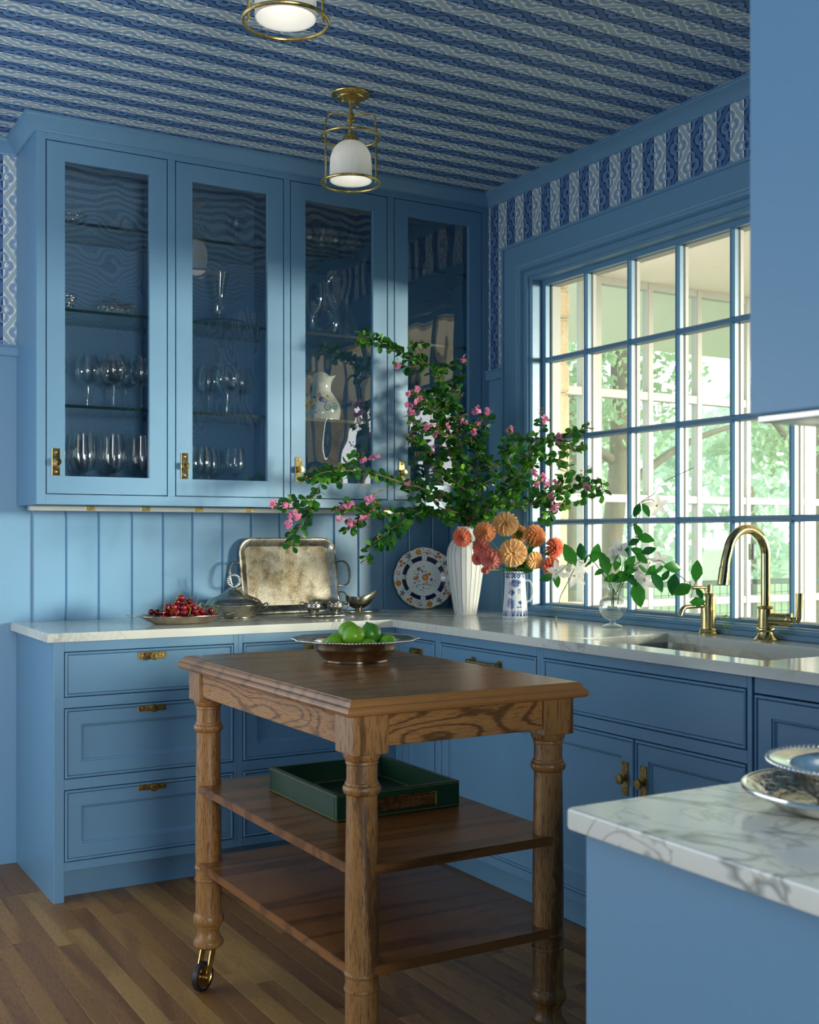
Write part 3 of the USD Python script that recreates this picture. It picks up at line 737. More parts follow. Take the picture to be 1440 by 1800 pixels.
obj('casing', box(.95, 1.52, -.7, .897, 1.372, ZC, .002), 'blue_paint', hd, smooth=False)
obj('liner', cat_mesh([box(.956, 1.515, -.69, .890, 1.364, 1.3715, .001)]), 'steel', hd, smooth=False, label='stainless steel liner on the underside')
st2 = st('wall_range'); obj('panel', box(1.521, 1.66, -2.4, 1.06, 0, ZC), 'blue_paint', st2, smooth=False)
# ------------------------------------------------------------------ oak cart
ct = thing('kitchen_cart', 'dark oak kitchen cart on casters with turned legs and two lower shelves', 'cart')
TX0, TX1, TY0, TY1, TZ = 1.070, 1.686, 2.070, 3.100, .910
def mould_slab(x0, x1, y0, y1, prof):
    P = lambda u, v, n: (u, v, n)
    vs, fs = [], []
    for ins, z in prof:
        vs += [(x0+ins, y0+ins, z), (x1-ins, y0+ins, z), (x1-ins, y1-ins, z), (x0+ins, y1-ins, z)]
    for k in range(len(prof)-1):
        for s in range(4):
            a, b_ = 4*k+s, 4*k+(s+1) % 4
            fs += [[a, b_, b_+4], [a, b_+4, a+4]]
    e = 4*(len(prof)-1); fs += [[e, e+1, e+2], [e, e+2, e+3], [0, 2, 1], [0, 3, 2]]
    return (np.array(vs, float), np.array(fs))
obj('tabletop', mould_slab(TX0, TX1, TY0, TY1, [(.016, .876), (.006, .876), (.002, .879), (0, .884), (.0005, .889), (.003, .893), (.008, .8955), (.009, .897), (.010, .9015), (.013, .906), (.016, .908), (.0165, .9095), (.018, .910)]), 'oak_top', ct, smooth=25)
LX, LY = (1.1365, 1.6195), (2.1365, 3.0335)
PH = .0415
for lx in LX:
    for ly in LY:
        lg = obj('leg', move(lathe([(0, .112), (.018, .112), (.027, .1125), (.0355, .116), (.0405, .121), (.0415, .127), (.040, .134), (.036, .1375), (.0335, .142), (.0305, .150), (.0292, .158), (.0298, .165), (.0318, .1705), (.0332, .1715), (.0335, .175), (.037, .178), (.0405, .184), (.0417, .191), (.0412, .199), (.0385, .206), (.036, .2085), (.0352, .211), (.0350, .230), (.0350, .297), (.0372, .2985), (.0380, .302), (.0372, .3055), (.0350, .307), (.0347, .328), (.0370, .330), (.0380, .3335), (.0370, .337), (.0352, .339), (.0356, .40), (.0357, .44), (.0350, .52), (.0340, .60), (.0325, .69), (.0325, .704), (.0335, .7055), (.0380, .709), (.0405, .715), (.0405, .7195), (.0385, .724), (.0355, .7255), (.0360, .728), (.0352, .731), (.0330, .733), (.0325, .738), (.0326, .768), (.0345, .770), (.0345, .774), (.0335, .7755), (.0360, .778), (.0385, .783), (.0395, .789), (.0395, .7945), (0, .7945)], 40), (lx, ly, 0)), 'oak_z', ct, smooth=35)
        obj('post', box(lx-PH, lx+PH, ly-PH, ly+PH, .792, .877, .0015), 'oak_z', ct, smooth=False)
        # caster
        ang = {0: 150, 1: 40}[LX.index(lx)] + (20 if ly > 2.5 else 0)
        if lx == LX[0] and ly == LY[1]: ang = 212
        d = np.array([math.cos(math.radians(ang)), math.sin(math.radians(ang)), 0]); s_ = np.array([-d[1], d[0], 0])
        hub = np.array([lx, ly, 0]) + d*.026
        R = np.stack([s_, d, [0, 0, 1]], 1)      # local x: axle, y: rolling direction
        fk = [move(box(-.020, .020, -.014, .014, .1075, .113, .001), (lx, ly, 0), R)]
        for sx in (-.0165, .0165):
            side = hull([[sx+t, y, z] for t in (-.0015, .0015) for y, z in ((-.012, .110), (.012, .110), (.034, .040), (.026, .031), (.018, .036), (.004, .075))])
            fk.append(move(side, (lx, ly, 0), R))
        fk.append(move(cyl((-.021, .026, .04), (.021, .026, .04), .006, 12), (lx, ly, 0), R))
        fk.append(move(box(.014, .022, .02, .048, .046, .052, .001), (lx, ly, 0), R))
        cs = obj('caster_fork', cat_mesh(fk), 'brass', ct, smooth=30, label='brass caster fork')
        tw = lathe([(.030, -.008), (.0375, -.0085), (.0398, -.005), (.04, 0), (.0398, .005), (.0375, .0085), (.030, .008)], 36)
        tw = (tw[0][:, [2, 0, 1]], tw[1]); obj('wheel', move(tw, (lx+d[0]*.026, ly+d[1]*.026, .04), R), 'black_rubber', cs, label='black rubber wheel')
        hb = lathe([(0, -.007), (.008, -.008), (.010, -.005), (.028, -.005), (.0305, -.008), (.0305, .008), (.028, .005), (.010, .005), (.008, .008), (0, .007)], 28)
        hb = (hb[0][:, [2, 0, 1]], hb[1]); obj('wheel_hub', move(hb, (lx+d[0]*.026, ly+d[1]*.026, .04), R), 'brass_aged', cs)
ax0, ax1, ay0, ay1 = LX[0], LX[1], LY[0], LY[1]
for a, m_ in ((box(ax0+PH, ax1-PH, ay0-.034, ay0-.012, .806, .877, .001), 'oak_x'), (box(ax0+PH, ax1-PH, ay1+.012, ay1+.034, .806, .877, .001), 'oak_x'), (box(ax0-.034, ax0-.012, ay0+PH, ay1-PH, .806, .877, .001), 'oak_y'), (box(ax1+.012, ax1+.034, ay0+PH, ay1-PH, .806, .877, .001), 'oak_y')):
    obj('apron', a, m_, ct, smooth=False)
def shelf(z1):
    sx0, sx1, sy0, sy1 = 1.104, 1.652, 2.104, 3.066
    p = Polygon([(sx0, sy0), (sx1, sy0), (sx1, sy1), (sx0, sy1)])
    for lx in LX:
        for ly in LY: p = p.difference(sbox(min(lx, lx+(-.1 if lx < 1.3 else .1)), min(ly, ly+(-.1 if ly < 2.5 else .1)), max(lx, lx+(-.1 if lx < 1.3 else .1)), max(ly, ly+(-.1 if ly < 2.5 else .1))))
    return slab(p, z1-.020, z1, .002)
obj('shelf', shelf(.562), 'oak_shelf', ct, smooth=False)
obj('shelf', shelf(.353), 'oak_shelf', ct, smooth=False)

# green leather tray on the upper shelf
gt = thing('leather_tray', 'dark green leather tray with gold stitching on the cart upper shelf', 'tray')
GX0, GX1, GY0, GY1, GZ0, GZ1 = 1.243, 1.588, 2.462, 2.862, .5625, .626
T = .014
def ringbox(x0, x1, y0, y1, t, z0, z1):
    return cat_mesh([box(x0, x1, y0, y0+t, z0, z1, .0015), box(x0, x1, y1-t, y1, z0, z1, .0015), box(x0, x0+t, y0+t, y1-t, z0, z1, .0015), box(x1-t, x1, y0+t, y1-t, z0, z1, .0015)])
obj('side_wall', ringbox(GX0, GX1, GY0, GY1, T, GZ0, GZ1), 'green_leather', gt, smooth=False)
obj('base', box(GX0+T, GX1-T, GY0+T, GY1-T, GZ0, GZ0+.008), 'green_lining', gt, smooth=False)
th = []
for z in (GZ0+.004, GZ1-.0035):
    for (x_, y_, xx, yy) in ((GX0, GY0-.0006, GX1, GY0-.0006), (GX0-.0006, GY0, GX0-.0006, GY1)):
        L = math.hypot(xx-x_, yy-y_); n = int(L/.0075)
        for i in range(n):
            f0, f1 = (i+.15)/n, (i+.85)/n
            th.append(tube([(x_+(xx-x_)*f0, y_+(yy-y_)*f0, z), (x_+(xx-x_)*f1, y_+(yy-y_)*f1, z)], .0006, 4, caps=False))
for (x_, y_, xx, yy) in ((GX0+T, GY0+T, GX1-T, GY0+T), (GX0+T, GY0+T, GX0+T, GY1-T), (GX0+T, GY1-T, GX1-T, GY1-T), (GX1-T, GY0+T, GX1-T, GY1-T)):
    L = math.hypot(xx-x_, yy-y_); n = int(L/.0075)
    for i in range(n):
        f0, f1 = (i+.15)/n, (i+.85)/n
        th.append(tube([(x_+(xx-x_)*f0, y_+(yy-y_)*f0, GZ0+.0085), (x_+(xx-x_)*f1, y_+(yy-y_)*f1, GZ0+.0085)], .0006, 4, caps=False))
obj('stitching', cat_mesh(th), 'gold_thread', gt, smooth=False, kind='stuff', label='gold stitching')
xh = (GX0+.075, GX1-.075)
obj('handle', cat_mesh([box(xh[0], xh[1], GY0-.010, GY0-.003, GZ0+.014, GZ0+.044, .002)]), 'brass_aged', gt, smooth=False, label='brass bar handle')
obj('handle_edge', cat_mesh([box(xh[0]-.002, xh[0]+.002, GY0-.012, GY0, GZ0+.012, GZ0+.046, .001), box(xh[1]-.002, xh[1]+.002, GY0-.012, GY0, GZ0+.012, GZ0+.046, .001), box(xh[0], xh[1], GY0-.012, GY0, GZ0+.044, GZ0+.047, .001)]), 'brass', gt, smooth=False)

# ------------------------------------------------------------------ ceiling lights
def lamp(cx, cy, label):
    t = thing('ceiling_light', label, 'light', 'brass lantern ceiling lights' if False else None, loc=(cx, cy, ZC))
    obj('canopy', lathe([(.0645, -.0005), (.0655, -.003), (.064, -.006), (.056, -.010), (.046, -.013), (.043, -.017), (.030, -.021), (.016, -.026), (.010, -.031), (0, -.031)], 40), 'lamp_brass', t)
    for a in (200, 20):
        c = np.array([.036*math.cos(math.radians(a)), .036*math.sin(math.radians(a)), -.020])
        obj('finial', cat_mesh([cyl(c, c+[0, 0, -.010], .0035, 10), sphere(c+[0, 0, -.013], .0065, 2)]), 'lamp_brass', t)
    obj('stem', cat_mesh([cyl((0, 0, -.029), (0, 0, -.072), .0065, 16), cyl((0, 0, -.09), (0, 0, -.125), .0045, 14), lathe([(0, -.066), (.010, -.066), (.0125, -.069), (.0125, -.092), (.0105, -.095), (0, -.095)], 20), sphere((0, 0, -.128), .010, 2)]), 'lamp_brass', t)
    dv = np.array([math.cos(YAW), -math.sin(YAW), 0])
    for s in (-1, 1):
        pts = [dv*s*r + np.array([0, 0, z]) for r, z in ((.008, -.077), (.03, -.071), (.05, -.066), (.068, -.067), (.079, -.078), (.0845, -.098), (.0855, -.13), (.0855, -.20), (.0862, -.29), (.0875, -.301))]
        obj('rod', tube(spline(pts, 40), .0033, 8), 'lamp_brass', t)
    obj('upper_ring', torus(.0985, .0042, -.147, 64, 10), 'lamp_brass', t)
    obj('lower_ring', torus(.0985, .0045, -.3015, 64, 10), 'lamp_brass', t)
    obj('socket_cap', lathe([(0, -.131), (.010, -.132), (.017, -.138), (.025, -.147), (.0285, -.157), (.029, -.163), (0, -.163)], 28), 'lamp_brass', t)
    out = smooth_prof([(.02, -.162), (.038, -.168), (.056, -.184), (.0665, -.206), (.0705, -.232), (.0715, -.262), (.0715, -.294)], 36)
    inn = out[::-1]*[1, 1] + [-.003, 0]; inn[:, 0] = np.maximum(inn[:, 0], .001)
    obj('shade', lathe(np.vstack([out, [(.0700, -.2955)], inn]), 48), 'frosted_white', t, smooth=50, label='white opal glass shade')
    obj('bulb', sphere((0, 0, -.225), (.028, .028, .036), 2), 'bulb', t)
    return t
mat('bulb', lambda g: g.pbsdf(color=(.9, .9, .88), rough=.4, emission_color=(1.0, .96, .88), emission_strength=2.6))
lamp(1.812, 3.486, 'brass lantern ceiling light with white bell shade, fully in view near the cabinet')
lamp(1.112, 2.466, 'brass lantern ceiling light cut off by the top edge of the photo')
# ------------------------------------------------------------------ outdoors: porch, glazed wing, trees
PZ = -.10
obj('porch_floor', box(3.06, 9.6, -3.4, 7.6, PZ-.1, PZ), 'deck', None, smooth=False, kind='structure')
obj('porch_ceiling', box(3.06, 9.6, -3.6, 7.6, 2.84, 2.98), 'cream_ceiling', None, smooth=False, kind='structure')
obj('lawn', box(3.06, 90, -70, 90, PZ-.35, PZ-.12), 'grass', None, smooth=False, kind='structure')
def stone_wall(name, label, x0, x1, y0, y1, z0, z1, face, course=.17, length=.34):
    t = thing(name, label, 'stone wall')
    obj('mortar_core', box(x0+.012, x1-.012, y0+.012, y1-.012, z0, z1), 'mortar', t, smooth=False)
    rr = random.Random(3); z = z0
    while z < z1-.03:
        h = min(course*(.75+.6*rr.random()), z1-z)
        u0, u1 = (x0, x1) if face == 'y' else (y0, y1)
        u = u0
        while u < u1-.02:
            L = length*(.6+.9*rr.random())
            e = min(u+L, u1)
            if u1-e < .08: e = u1
            j = .012*rr.random()
            if face == 'y': bx = box(u-(.0 if u > u0 else .014*rr.random()), e-.006+(.012*rr.random() if e == u1 else 0), y0-j, y1+j, z+.004, z+h-.004, .012)
            else: bx = box(x0-j, x1+j, u, e-.006, z+.004, z+h-.004, .012)
            obj('stone', bx, 'limestone', t, smooth=False)
            u = e
        z += h
    return t
stone_wall('stone_pier', 'rough pale limestone pier just outside the left edge of the window', 3.075, 3.35, 4.26, 4.86, PZ, 2.84, 'y')
stone_wall('stone_wall', 'pale limestone wall out of view on the porch, placed to be mirrored in the cabinet glass', 3.075, 6.1, -3.75, -3.4, PZ, 2.84, 'y', .24, .62)  # unseen wall, placed to give the beige reflection in the glazed doors
gw = thing('porch_glass_wall', 'white-framed glazed wall of the porch seen through the kitchen window', 'glass wall')
GWY = 5.6
def gx_at(px):
    k = (px-720)/FPX; c, s = math.cos(YAW), math.sin(YAW)
    return (c*k+s)/(c-s*k)*GWY
posts = [(4.28, .05), (4.505, .045), (4.595, .085), (5.035, .045), (5.455, .045), (5.90, .045), (6.50, .12), (7.1, .05), (7.7, .05), (8.3, .05), (8.9, .05), (9.5, .1)]
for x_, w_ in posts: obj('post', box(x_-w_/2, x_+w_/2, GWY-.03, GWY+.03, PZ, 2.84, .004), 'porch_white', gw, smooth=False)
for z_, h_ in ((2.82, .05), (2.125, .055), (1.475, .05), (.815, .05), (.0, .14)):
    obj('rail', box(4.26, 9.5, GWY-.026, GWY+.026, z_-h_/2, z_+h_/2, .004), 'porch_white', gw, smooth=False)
zr = [.0, .815, 1.475, 2.125, 2.82]
for (a, wa), (b_, wb_) in zip(posts[:-1], posts[1:]):
    if b_-a < .12: continue
    for j in range(4):
        obj('pane', sheet((a+wa/2-.005, GWY, zr[j]+.02), (b_-wb_/2+.005, GWY, zr[j+1]-.02)), 'porch_glass', gw, smooth=False)
obj('door_handle', box(5.915, 5.93, GWY-.055, GWY-.035, 1.08, 1.19, .003), 'dark_wire', gw, smooth=False)
rl = thing('wire_railing', 'dark wire mesh railing on the lawn side behind the glazed porch wall', 'railing')
RWY = 6.5
obj('top_rail', box(4.2, 11, RWY-.03, RWY+.03, .86, .90, .004), 'dark_wire', rl, smooth=False)
obj('bottom_rail', box(4.2, 11, RWY-.03, RWY+.03, .02, .05, .004), 'dark_wire', rl, smooth=False)
for x_ in np.arange(4.2, 11.1, 1.36): obj('post', box(x_-.03, x_+.03, RWY-.03, RWY+.03, -.22, .90, .004), 'dark_wire', rl, smooth=False)
mw = [box(x_-.002, x_+.002, RWY-.002, RWY+.002, .05, .86) for x_ in np.arange(4.25, 11, .075)] + [box(4.2, 11, RWY-.002, RWY+.002, z_-.002, z_+.002) for z_ in np.arange(.12, .86, .075)]
obj('wire_mesh', cat_mesh(mw), 'dark_wire', rl, smooth=False, kind='stuff')

def foliage(centers, n, size, seed):
    rs = np.random.RandomState(seed)
    c = np.array([c[:3] for c in centers]); r = np.array([c[3] for c in centers])
    w = r**2; k = rs.choice(len(c), n, p=w/w.sum())
    d = rs.normal(size=(n, 3)); d /= np.linalg.norm(d, axis=1, keepdims=True)
    p = c[k] + d*r[k][:, None]*(rs.rand(n, 1)**.4)*[1, 1, .75]
    a = rs.normal(size=(n, 3)); a /= np.linalg.norm(a, axis=1, keepdims=True)
    b_ = np.cross(a, rs.normal(size=(n, 3))); b_ /= np.linalg.norm(b_, axis=1, keepdims=True)
    s = size*(.6+.8*rs.rand(n, 1))
    v = np.stack([p-a*s, p+b_*s*.5, p+a*s, p-b_*s*.5], 1).reshape(-1, 3)
    i = np.arange(n)[:, None]*4
    return (v, np.vstack([i+[0, 1, 2], i+[0, 2, 3]]))
def tree(name, label, base, r, limbs, crown_c, n, size, seed, leaf='tree_leaf'):
    t = thing(name, label, 'tree')
    b_ = np.array(base, float)
    tr = [tube(spline([b_+np.array(q) for q in limbs[0]], 30), np.linspace(r*1.15, r*.7, len(spline([b_+np.array(q) for q in limbs[0]], 30))), 12)]
    for l in limbs[1:]:
        sp = spline([b_+np.array(q) for q in l], 16); tr.append(tube(sp, np.linspace(r*.5, r*.12, len(sp)), 8))
    obj('trunk', cat_mesh(tr), 'bark', t, smooth=50)
    obj('foliage', foliage([(b_[0]+c[0], b_[1]+c[1], b_[2]+c[2], c[3]) for c in crown_c], n, size, seed), leaf, t, smooth=False, kind='stuff')
    return t
lim = [[(0, 0, 0), (.02, .02, 1.0), (.1, .05, 2.2), (.12, .1, 3.6)], [(.08, .05, 1.9), (.6, .1, 2.5), (1.3, .2, 2.9)], [(.1, .05, 2.2), (-.5, .2, 2.9), (-1.1, .3, 3.4)], [(.1, .05, 2.5), (.3, .6, 3.3), (.5, 1.2, 3.8)]]
def cr(seed, n, sx, z0, z1, r0, r1):
    rs = random.Random(seed)
    return [(rs.uniform(-sx, sx), rs.uniform(-sx*.7, sx*.7), rs.uniform(z0, z1), rs.uniform(r0, r1)) for _ in range(n)]
tree('oak_tree', 'grey-trunked tree close behind the glass wall, at the left side of the window view', (10.4, 13.2, -.22), .13, lim, cr(1, 14, 1.2, 1.9, 4.4, .3, .6), 1800, .06, 11)
tree('oak_tree', 'tree with a leaning grey trunk, second from the left in the window view', (7.7, 9.2, -.22), .12, [[(q[0]*2.2, q[1], q[2]) for q in l] for l in lim], cr(2, 16, 1.0, 1.9, 4.2, .2, .5), 1900, .05, 12)
tree('oak_tree', 'dark-trunked tree with hanging leafy branches, rightmost in the window view', (11.6, 9.9, -.22), .13, lim, cr(3, 22, 1.25, 1.4, 4.2, .2, .55), 2600, .055, 13)
far = [(13.5, 19, 3.0), (20, 19, 3.4), (27, 20, 3.6), (21, 28, 4.2), (13, 29, 4.0), (35, 24, 4.0)]
lbl = ['pale distant tree far across the lawn, leftmost of the far trees', 'pale distant tree far across the lawn, behind the second trunk', 'pale distant tree far across the lawn, near the middle of the window', 'pale tall distant tree at the back of the lawn, right of the middle', 'pale tall distant tree at the back left of the lawn', 'pale distant tree at the far right end of the lawn']
for i, (x_, y_, h_) in enumerate(far):
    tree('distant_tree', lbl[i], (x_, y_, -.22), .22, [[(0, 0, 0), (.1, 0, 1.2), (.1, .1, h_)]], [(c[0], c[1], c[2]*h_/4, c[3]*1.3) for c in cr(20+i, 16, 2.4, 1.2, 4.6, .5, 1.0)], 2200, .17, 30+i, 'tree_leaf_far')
# ------------------------------------------------------------------ things on the worktop
CR = np.array([math.cos(YAW), -math.sin(YAW), 0.]); CF = np.array([math.sin(YAW), math.cos(YAW), 0.])
WT = .9142
def face_cam(deg=0): return -math.degrees(YAW) + deg          # turns local +x to the viewer's right
# cherries in an oval dish
cd = thing('cherry_dish', 'shallow oval silver dish heaped with dark cherries at the left of the worktop', 'dish', loc=(1.462, 4.185, WT))
def oval_shell(prof, sx, sy, n=56, t=.002):
    p = np.array(prof, float)
    full = np.vstack([p, (p + [0, t])[::-1]])
    m = lathe(full, n); return (m[0]*[sx, sy, 1], m[1])
obj('bowl', oval_shell([(.0, .001), (.105, .001), (.112, .004), (.135, .015), (.160, .028), (.172, .031)], 1.0, .66), 'silver_copper', cd, smooth=50)
for s in (-1, 1):
    e = hull([[s*.160, y, z] for y in (-.045, .045) for z in (.0275, .030)] + [[s*.205, y, z] for y in (-.016, .016) for z in (.035, .0375)])
    obj('handle', e, 'silver_tarnished', cd, smooth=40)
CH = []
rs = random.Random(5)
lay = [(.0245, 26, .140, .078), (.043, 19, .116, .058), (.061, 11, .078, .036), (.078, 4, .036, .014), (.093, 1, .008, 0)]
ch_pts = []
for z, n, ax, ay in lay:
    k = 0; tries = 0
    while k < n and tries < 6000:
        tries += 1
        a, q = rs.uniform(0, 2*PI), math.sqrt(rs.random())
        p = np.array([ax*q*math.cos(a), ay*q*math.sin(a), z + rs.uniform(-.002, .003)])
        if all(np.linalg.norm(p-o) > .0205 for o in ch_pts): ch_pts.append(p); k += 1
lblc = 'dark red cherry in the heap on the oval silver dish'
cher = None
for i, p in enumerate(ch_pts):
    loc = (1.462+p[0], 4.185+p[1], WT+p[2]); s = rs.uniform(.95, 1.12)
    if cher is None:
        cher = thing('cherry', lblc, 'cherry', 'cherries heaped on the silver dish', loc=loc)
        pr = smooth_prof([(0, -.0112), (.006, -.0102), (.0105, -.005), (.0118, .001), (.010, .007), (.005, .0095), (.0015, .0085), (0, .0078)], 28)
        obj('fruit', lathe(pr, 20), 'cherry_skin', cher, smooth=True)
        obj('stem', tube(spline([(0, 0, .008), (.002, .001, .016), (.007, .003, .026), (.010, .005, .036)], 10), .0007, 5), 'cherry_stem', cher)
    else:
        c = dup(cher, 'topmost dark red cherry of the heap on the oval silver dish' if i == len(ch_pts)-1 else None, loc=loc, rotz=rs.uniform(0, 360), rotx=rs.uniform(-75, 75), scale=s)

# covered serving dish
cv = thing('covered_dish', 'round tarnished silver covered dish with a wreath finial, before the big tray', 'dish', loc=(1.750, 4.384, WT))
obj('bowl', lathe(smooth_prof([(0, .001), (.078, .001), (.083, .004), (.092, .016), (.104, .036), (.110, .046), (.113, .049)], 30), 48), 'silver_tarnished', cv, smooth=40)
lid = obj('lid', lathe(smooth_prof([(.1155, .0495), (.117, .053), (.112, .058), (.108, .064), (.094, .076), (.072, .084), (.050, .095), (.032, .109), (.018, .119), (.009, .122), (0, .122)], 48), 48), 'silver_tarnished', cv, smooth=40, label='domed lid')
wr_ = []
for k in range(18):
    a = 2*PI*k/18
    c = CR*(.0235*math.cos(a)) + np.array([0, 0, .148+.0235*math.sin(a)])
    wr_.append(sphere(c, .0062, 1))
obj('finial', cat_mesh(wr_ + [lathe([(0, .118), (.010, .12), (.006, .124), (.008, .127), (0, .127)], 16)]), 'silver_bright', lid, smooth=True, label='openwork wreath finial')
for s in (-1, 1):
    obj('handle', tube(spline([CR*s*.112+[0, 0, .046], CR*s*.130+[0, 0, .058], CR*s*.136+[0, 0, .046], CR*s*.122+[0, 0, .034], CR*s*.103+[0, 0, .032]], 24), .003, 8), 'silver_tarnished', cv)

# large two-handled tray leaning on the wall
tr = thing('serving_tray', 'large tarnished two-handled silver tray leaning against the boarded wall', 'tray')
TWd, THt, lean = .452, .322, 11.0
def tray_map(u, v, n):
    a = math.radians(lean)
    c = np.array([2.050, 4.478, WT+.0015])
    y = c[1] + v*math.sin(a) - n*math.cos(a); z = c[2] + v*math.cos(a) + n*math.sin(a)
    return np.array([c[0]+u, y, z])
def rr_ring(w, h, r, k=8):
    pts = []
    for cx, cy, a0 in ((w/2-r, h/2-r, 0), (-w/2+r, h/2-r, 90), (-w/2+r, -h/2+r, 180), (w/2-r, -h/2+r, 270)):
        for t in np.linspace(0, 90, k):
            a = math.radians(a0+t); pts.append((cx+r*math.cos(a), cy+r*math.sin(a)))
    return pts
def rr_loft(rings, M, cap=True):
    n = len(rings[0][0]); v = []; f = []
    for pts, hgt in rings: v += [M(x_, y_, hgt) for x_, y_ in pts]
    for k in range(len(rings)-1):
        for i in range(n):
            j = (i+1) % n; f += [[k*n+i, k*n+j, (k+1)*n+j], [k*n+i, (k+1)*n+j, (k+1)*n+i]]
    if cap:
        m = (len(rings)-1)*n; v.append(np.mean(v[m:m+n], axis=0)); f += [[m+i, m+(i+1) % n, len(v)-1] for i in range(n)]
    return (np.array(v), np.array(f))
M_ = lambda u, v, n: tray_map(u, v+THt/2, n)
def R_(ins, hgt, rad): return (rr_ring(TWd-2*ins, THt-2*ins, max(rad-ins, .012)), hgt)
obj('rim', rr_loft([R_(.012, -.006, .062), R_(0, .0065, .062), R_(.0, .0095, .062), R_(.006, .0108, .062), R_(.010, .009, .062), R_(.016, .007, .062), R_(.028, .000, .062), R_(.033, -.0045, .062), R_(.036, -.0055, .062)], M_, cap=False), 'silver_tarnished', tr, smooth=40)
obj('centre_panel', rr_loft([R_(.0355, -.0054, .062), R_(.037, -.0056, .062), R_(.06, -.0056, .062), R_(.10, -.0056, .09)], M_), 'silver_tray_face', tr, smooth=40, label='engraved stained centre panel')
obj('back', rr_loft([R_(.012, -.0062, .062), R_(.05, -.0075, .062)], M_), 'silver_tarnished', tr, smooth=40)
bd = []
ring = rr_ring(TWd-.004, THt-.004, .06, 14); rp = np.array(ring+[ring[0]])
seg = np.r_[0, np.cumsum(np.linalg.norm(np.diff(rp, axis=0), axis=1))]
for d in np.linspace(0, seg[-1], 210, endpoint=False):
    u, v = np.interp(d, seg, rp[:, 0]), np.interp(d, seg, rp[:, 1]); bd.append(sphere(M_(u, v, .0105), .0027, 0))
obj('beaded_edge', cat_mesh(bd), 'silver_tarnished', tr, smooth=True, kind='stuff')
for s in (-1, 1):
    pts = [M_(s*(TWd/2+d), q, n) for d, q, n in ((-.004, .052, .004), (.012, .056, .012), (.030, .054, .018), (.046, .036, .020), (.050, .008, .021), (.048, -.022, .020), (.038, -.044, .018), (.016, -.050, .012), (-.004, -.046, .004))]
    obj('handle', tube(spline(pts, 48), np.interp(np.linspace(0, 1, len(spline(pts, 48))), [0, .1, .3, .5, .7, .9, 1], [.005, .0035, .0042, .0055, .0042, .0035, .005]), 10), 'silver_tarnished', tr)

# sugar and cream on a small oval tray
sc_ = np.array([2.062, 4.205, WT])
smt = thing('small_tray', 'small oval silver tray under the sugar bowl and creamer', 'tray', loc=sc_)
m = oval_shell([(0, .0025), (.085, .0025), (.100, .004), (.110, .0075), (.113, .0085)], 1.0, .55, 60)
v = m[0].copy(); a_ = np.arctan2(v[:, 1]/.55, v[:, 0]); rr_ = np.hypot(v[:, 0], v[:, 1]/.55)
k_ = 1 + .03*np.cos(14*a_)*(rr_ > .098); v[:, 0] *= k_; v[:, 1] *= k_
obj('plate', (v, m[1]), 'silver_chased', smt, smooth=45)
def cup(name, label, cat_, off, spout, hside):
    t = thing(name, label, cat_, loc=(sc_[0]+off, sc_[1], WT+.0032))
    pr = smooth_prof([(0, .002), (.017, .001), (.0185, .004), (.010, .010), (.009, .014), (.018, .020), (.029, .030), (.0335, .041), (.0315, .050), (.033, .057)], 40)
    inn = (pr - [.0015, 0])[::-1][:18]; inn[:, 0] = np.maximum(inn[:, 0], 0)
    m = lathe(np.vstack([pr, inn]), 40); v = m[0].copy()
    a = np.arctan2(v[:, 1], v[:, 0]); up = np.clip((v[:, 2]-.046)/.011, 0, 1)
    v[:, 2] += up*.003*np.cos(10*a)
    if spout:
        s = np.exp(-(((a+YAW*0+PI/6) % (2*PI)-PI+PI)**2)/.12)
        w_ = up*np.exp(-((np.angle(np.exp(1j*(a - math.radians(-30)))))**2)/.15)
        v[:, 0] += w_*.014*math.cos(math.radians(-30)); v[:, 1] += w_*.014*math.sin(math.radians(-30)); v[:, 2] += w_*.004
    obj('body', (v, m[1]), 'silver_chased', t, smooth=50)
    for s in hside:
        obj('handle', tube(spline([CR*s*.030+[0, 0, .050], CR*s*.045+[0, 0, .060], CR*s*.055+[0, 0, .052], CR*s*.052+[0, 0, .036], CR*s*.038+[0, 0, .026], CR*s*.028+[0, 0, .028]], 30), .0024, 8), 'silver_chased', t)
cup('creamer', 'small chased silver creamer, left of the pair on the small oval tray', 'creamer', -.046, True, (-1,))
cup('sugar_bowl', 'small chased silver sugar bowl, right of the pair on the small oval tray', 'sugar bowl', .053, False, (1, -1))

# gravy boat on its own tray
gb0 = np.array([2.305, 4.365, WT])
gst = thing('gravy_tray', 'flat oval silver saucer under the gravy boat', 'tray', loc=gb0)
obj('plate', oval_shell([(0, .002), (.06, .002), (.082, .004), (.098, .0085)], 1.0, .62), 'silver_copper', gst, smooth=45)
gb = thing('gravy_boat', 'dark silver gravy boat with a long raised spout beside the big tray', 'gravy boat', loc=gb0+[0, 0, .0042], rotz=face_cam(12))
nst, nr = 40, 24; vv = []; ff = []
for i in range(nr):
    t = i/(nr-1)          # bottom to rim
    for j in range(nst):
        a = 2*PI*j/nst; c, s = math.cos(a), math.sin(a)
        w = math.sin(t*PI/2)**.75
        fx = max(c, 0)**2
        x_ = c*.050*w + fx*(t**2.2)*.040 - max(-c, 0)*.006*t
        y_ = s*.036*w*(1-.55*fx*t)
        z_ = .013 + .053*(t**1.7) + fx*(t**3)*.030 + max(-c, 0)**2*t**3*.008 - .004*t**2*abs(s)
        vv.append([x_, y_, z_])
for i in range(nr-1):
    for j in range(nst):
        k = (j+1) % nst; ff += [[i*nst+j, i*nst+k, (i+1)*nst+k], [i*nst+j, (i+1)*nst+k, (i+1)*nst+j]]
vv = np.array(vv); inner_ = vv*[.95, .93, 1]+[0, 0, .0006]
obj('body', cat_mesh([(vv, np.array(ff)), (inner_, np.array(ff)[:, ::-1])]), 'silver_dark', gb, smooth=True)
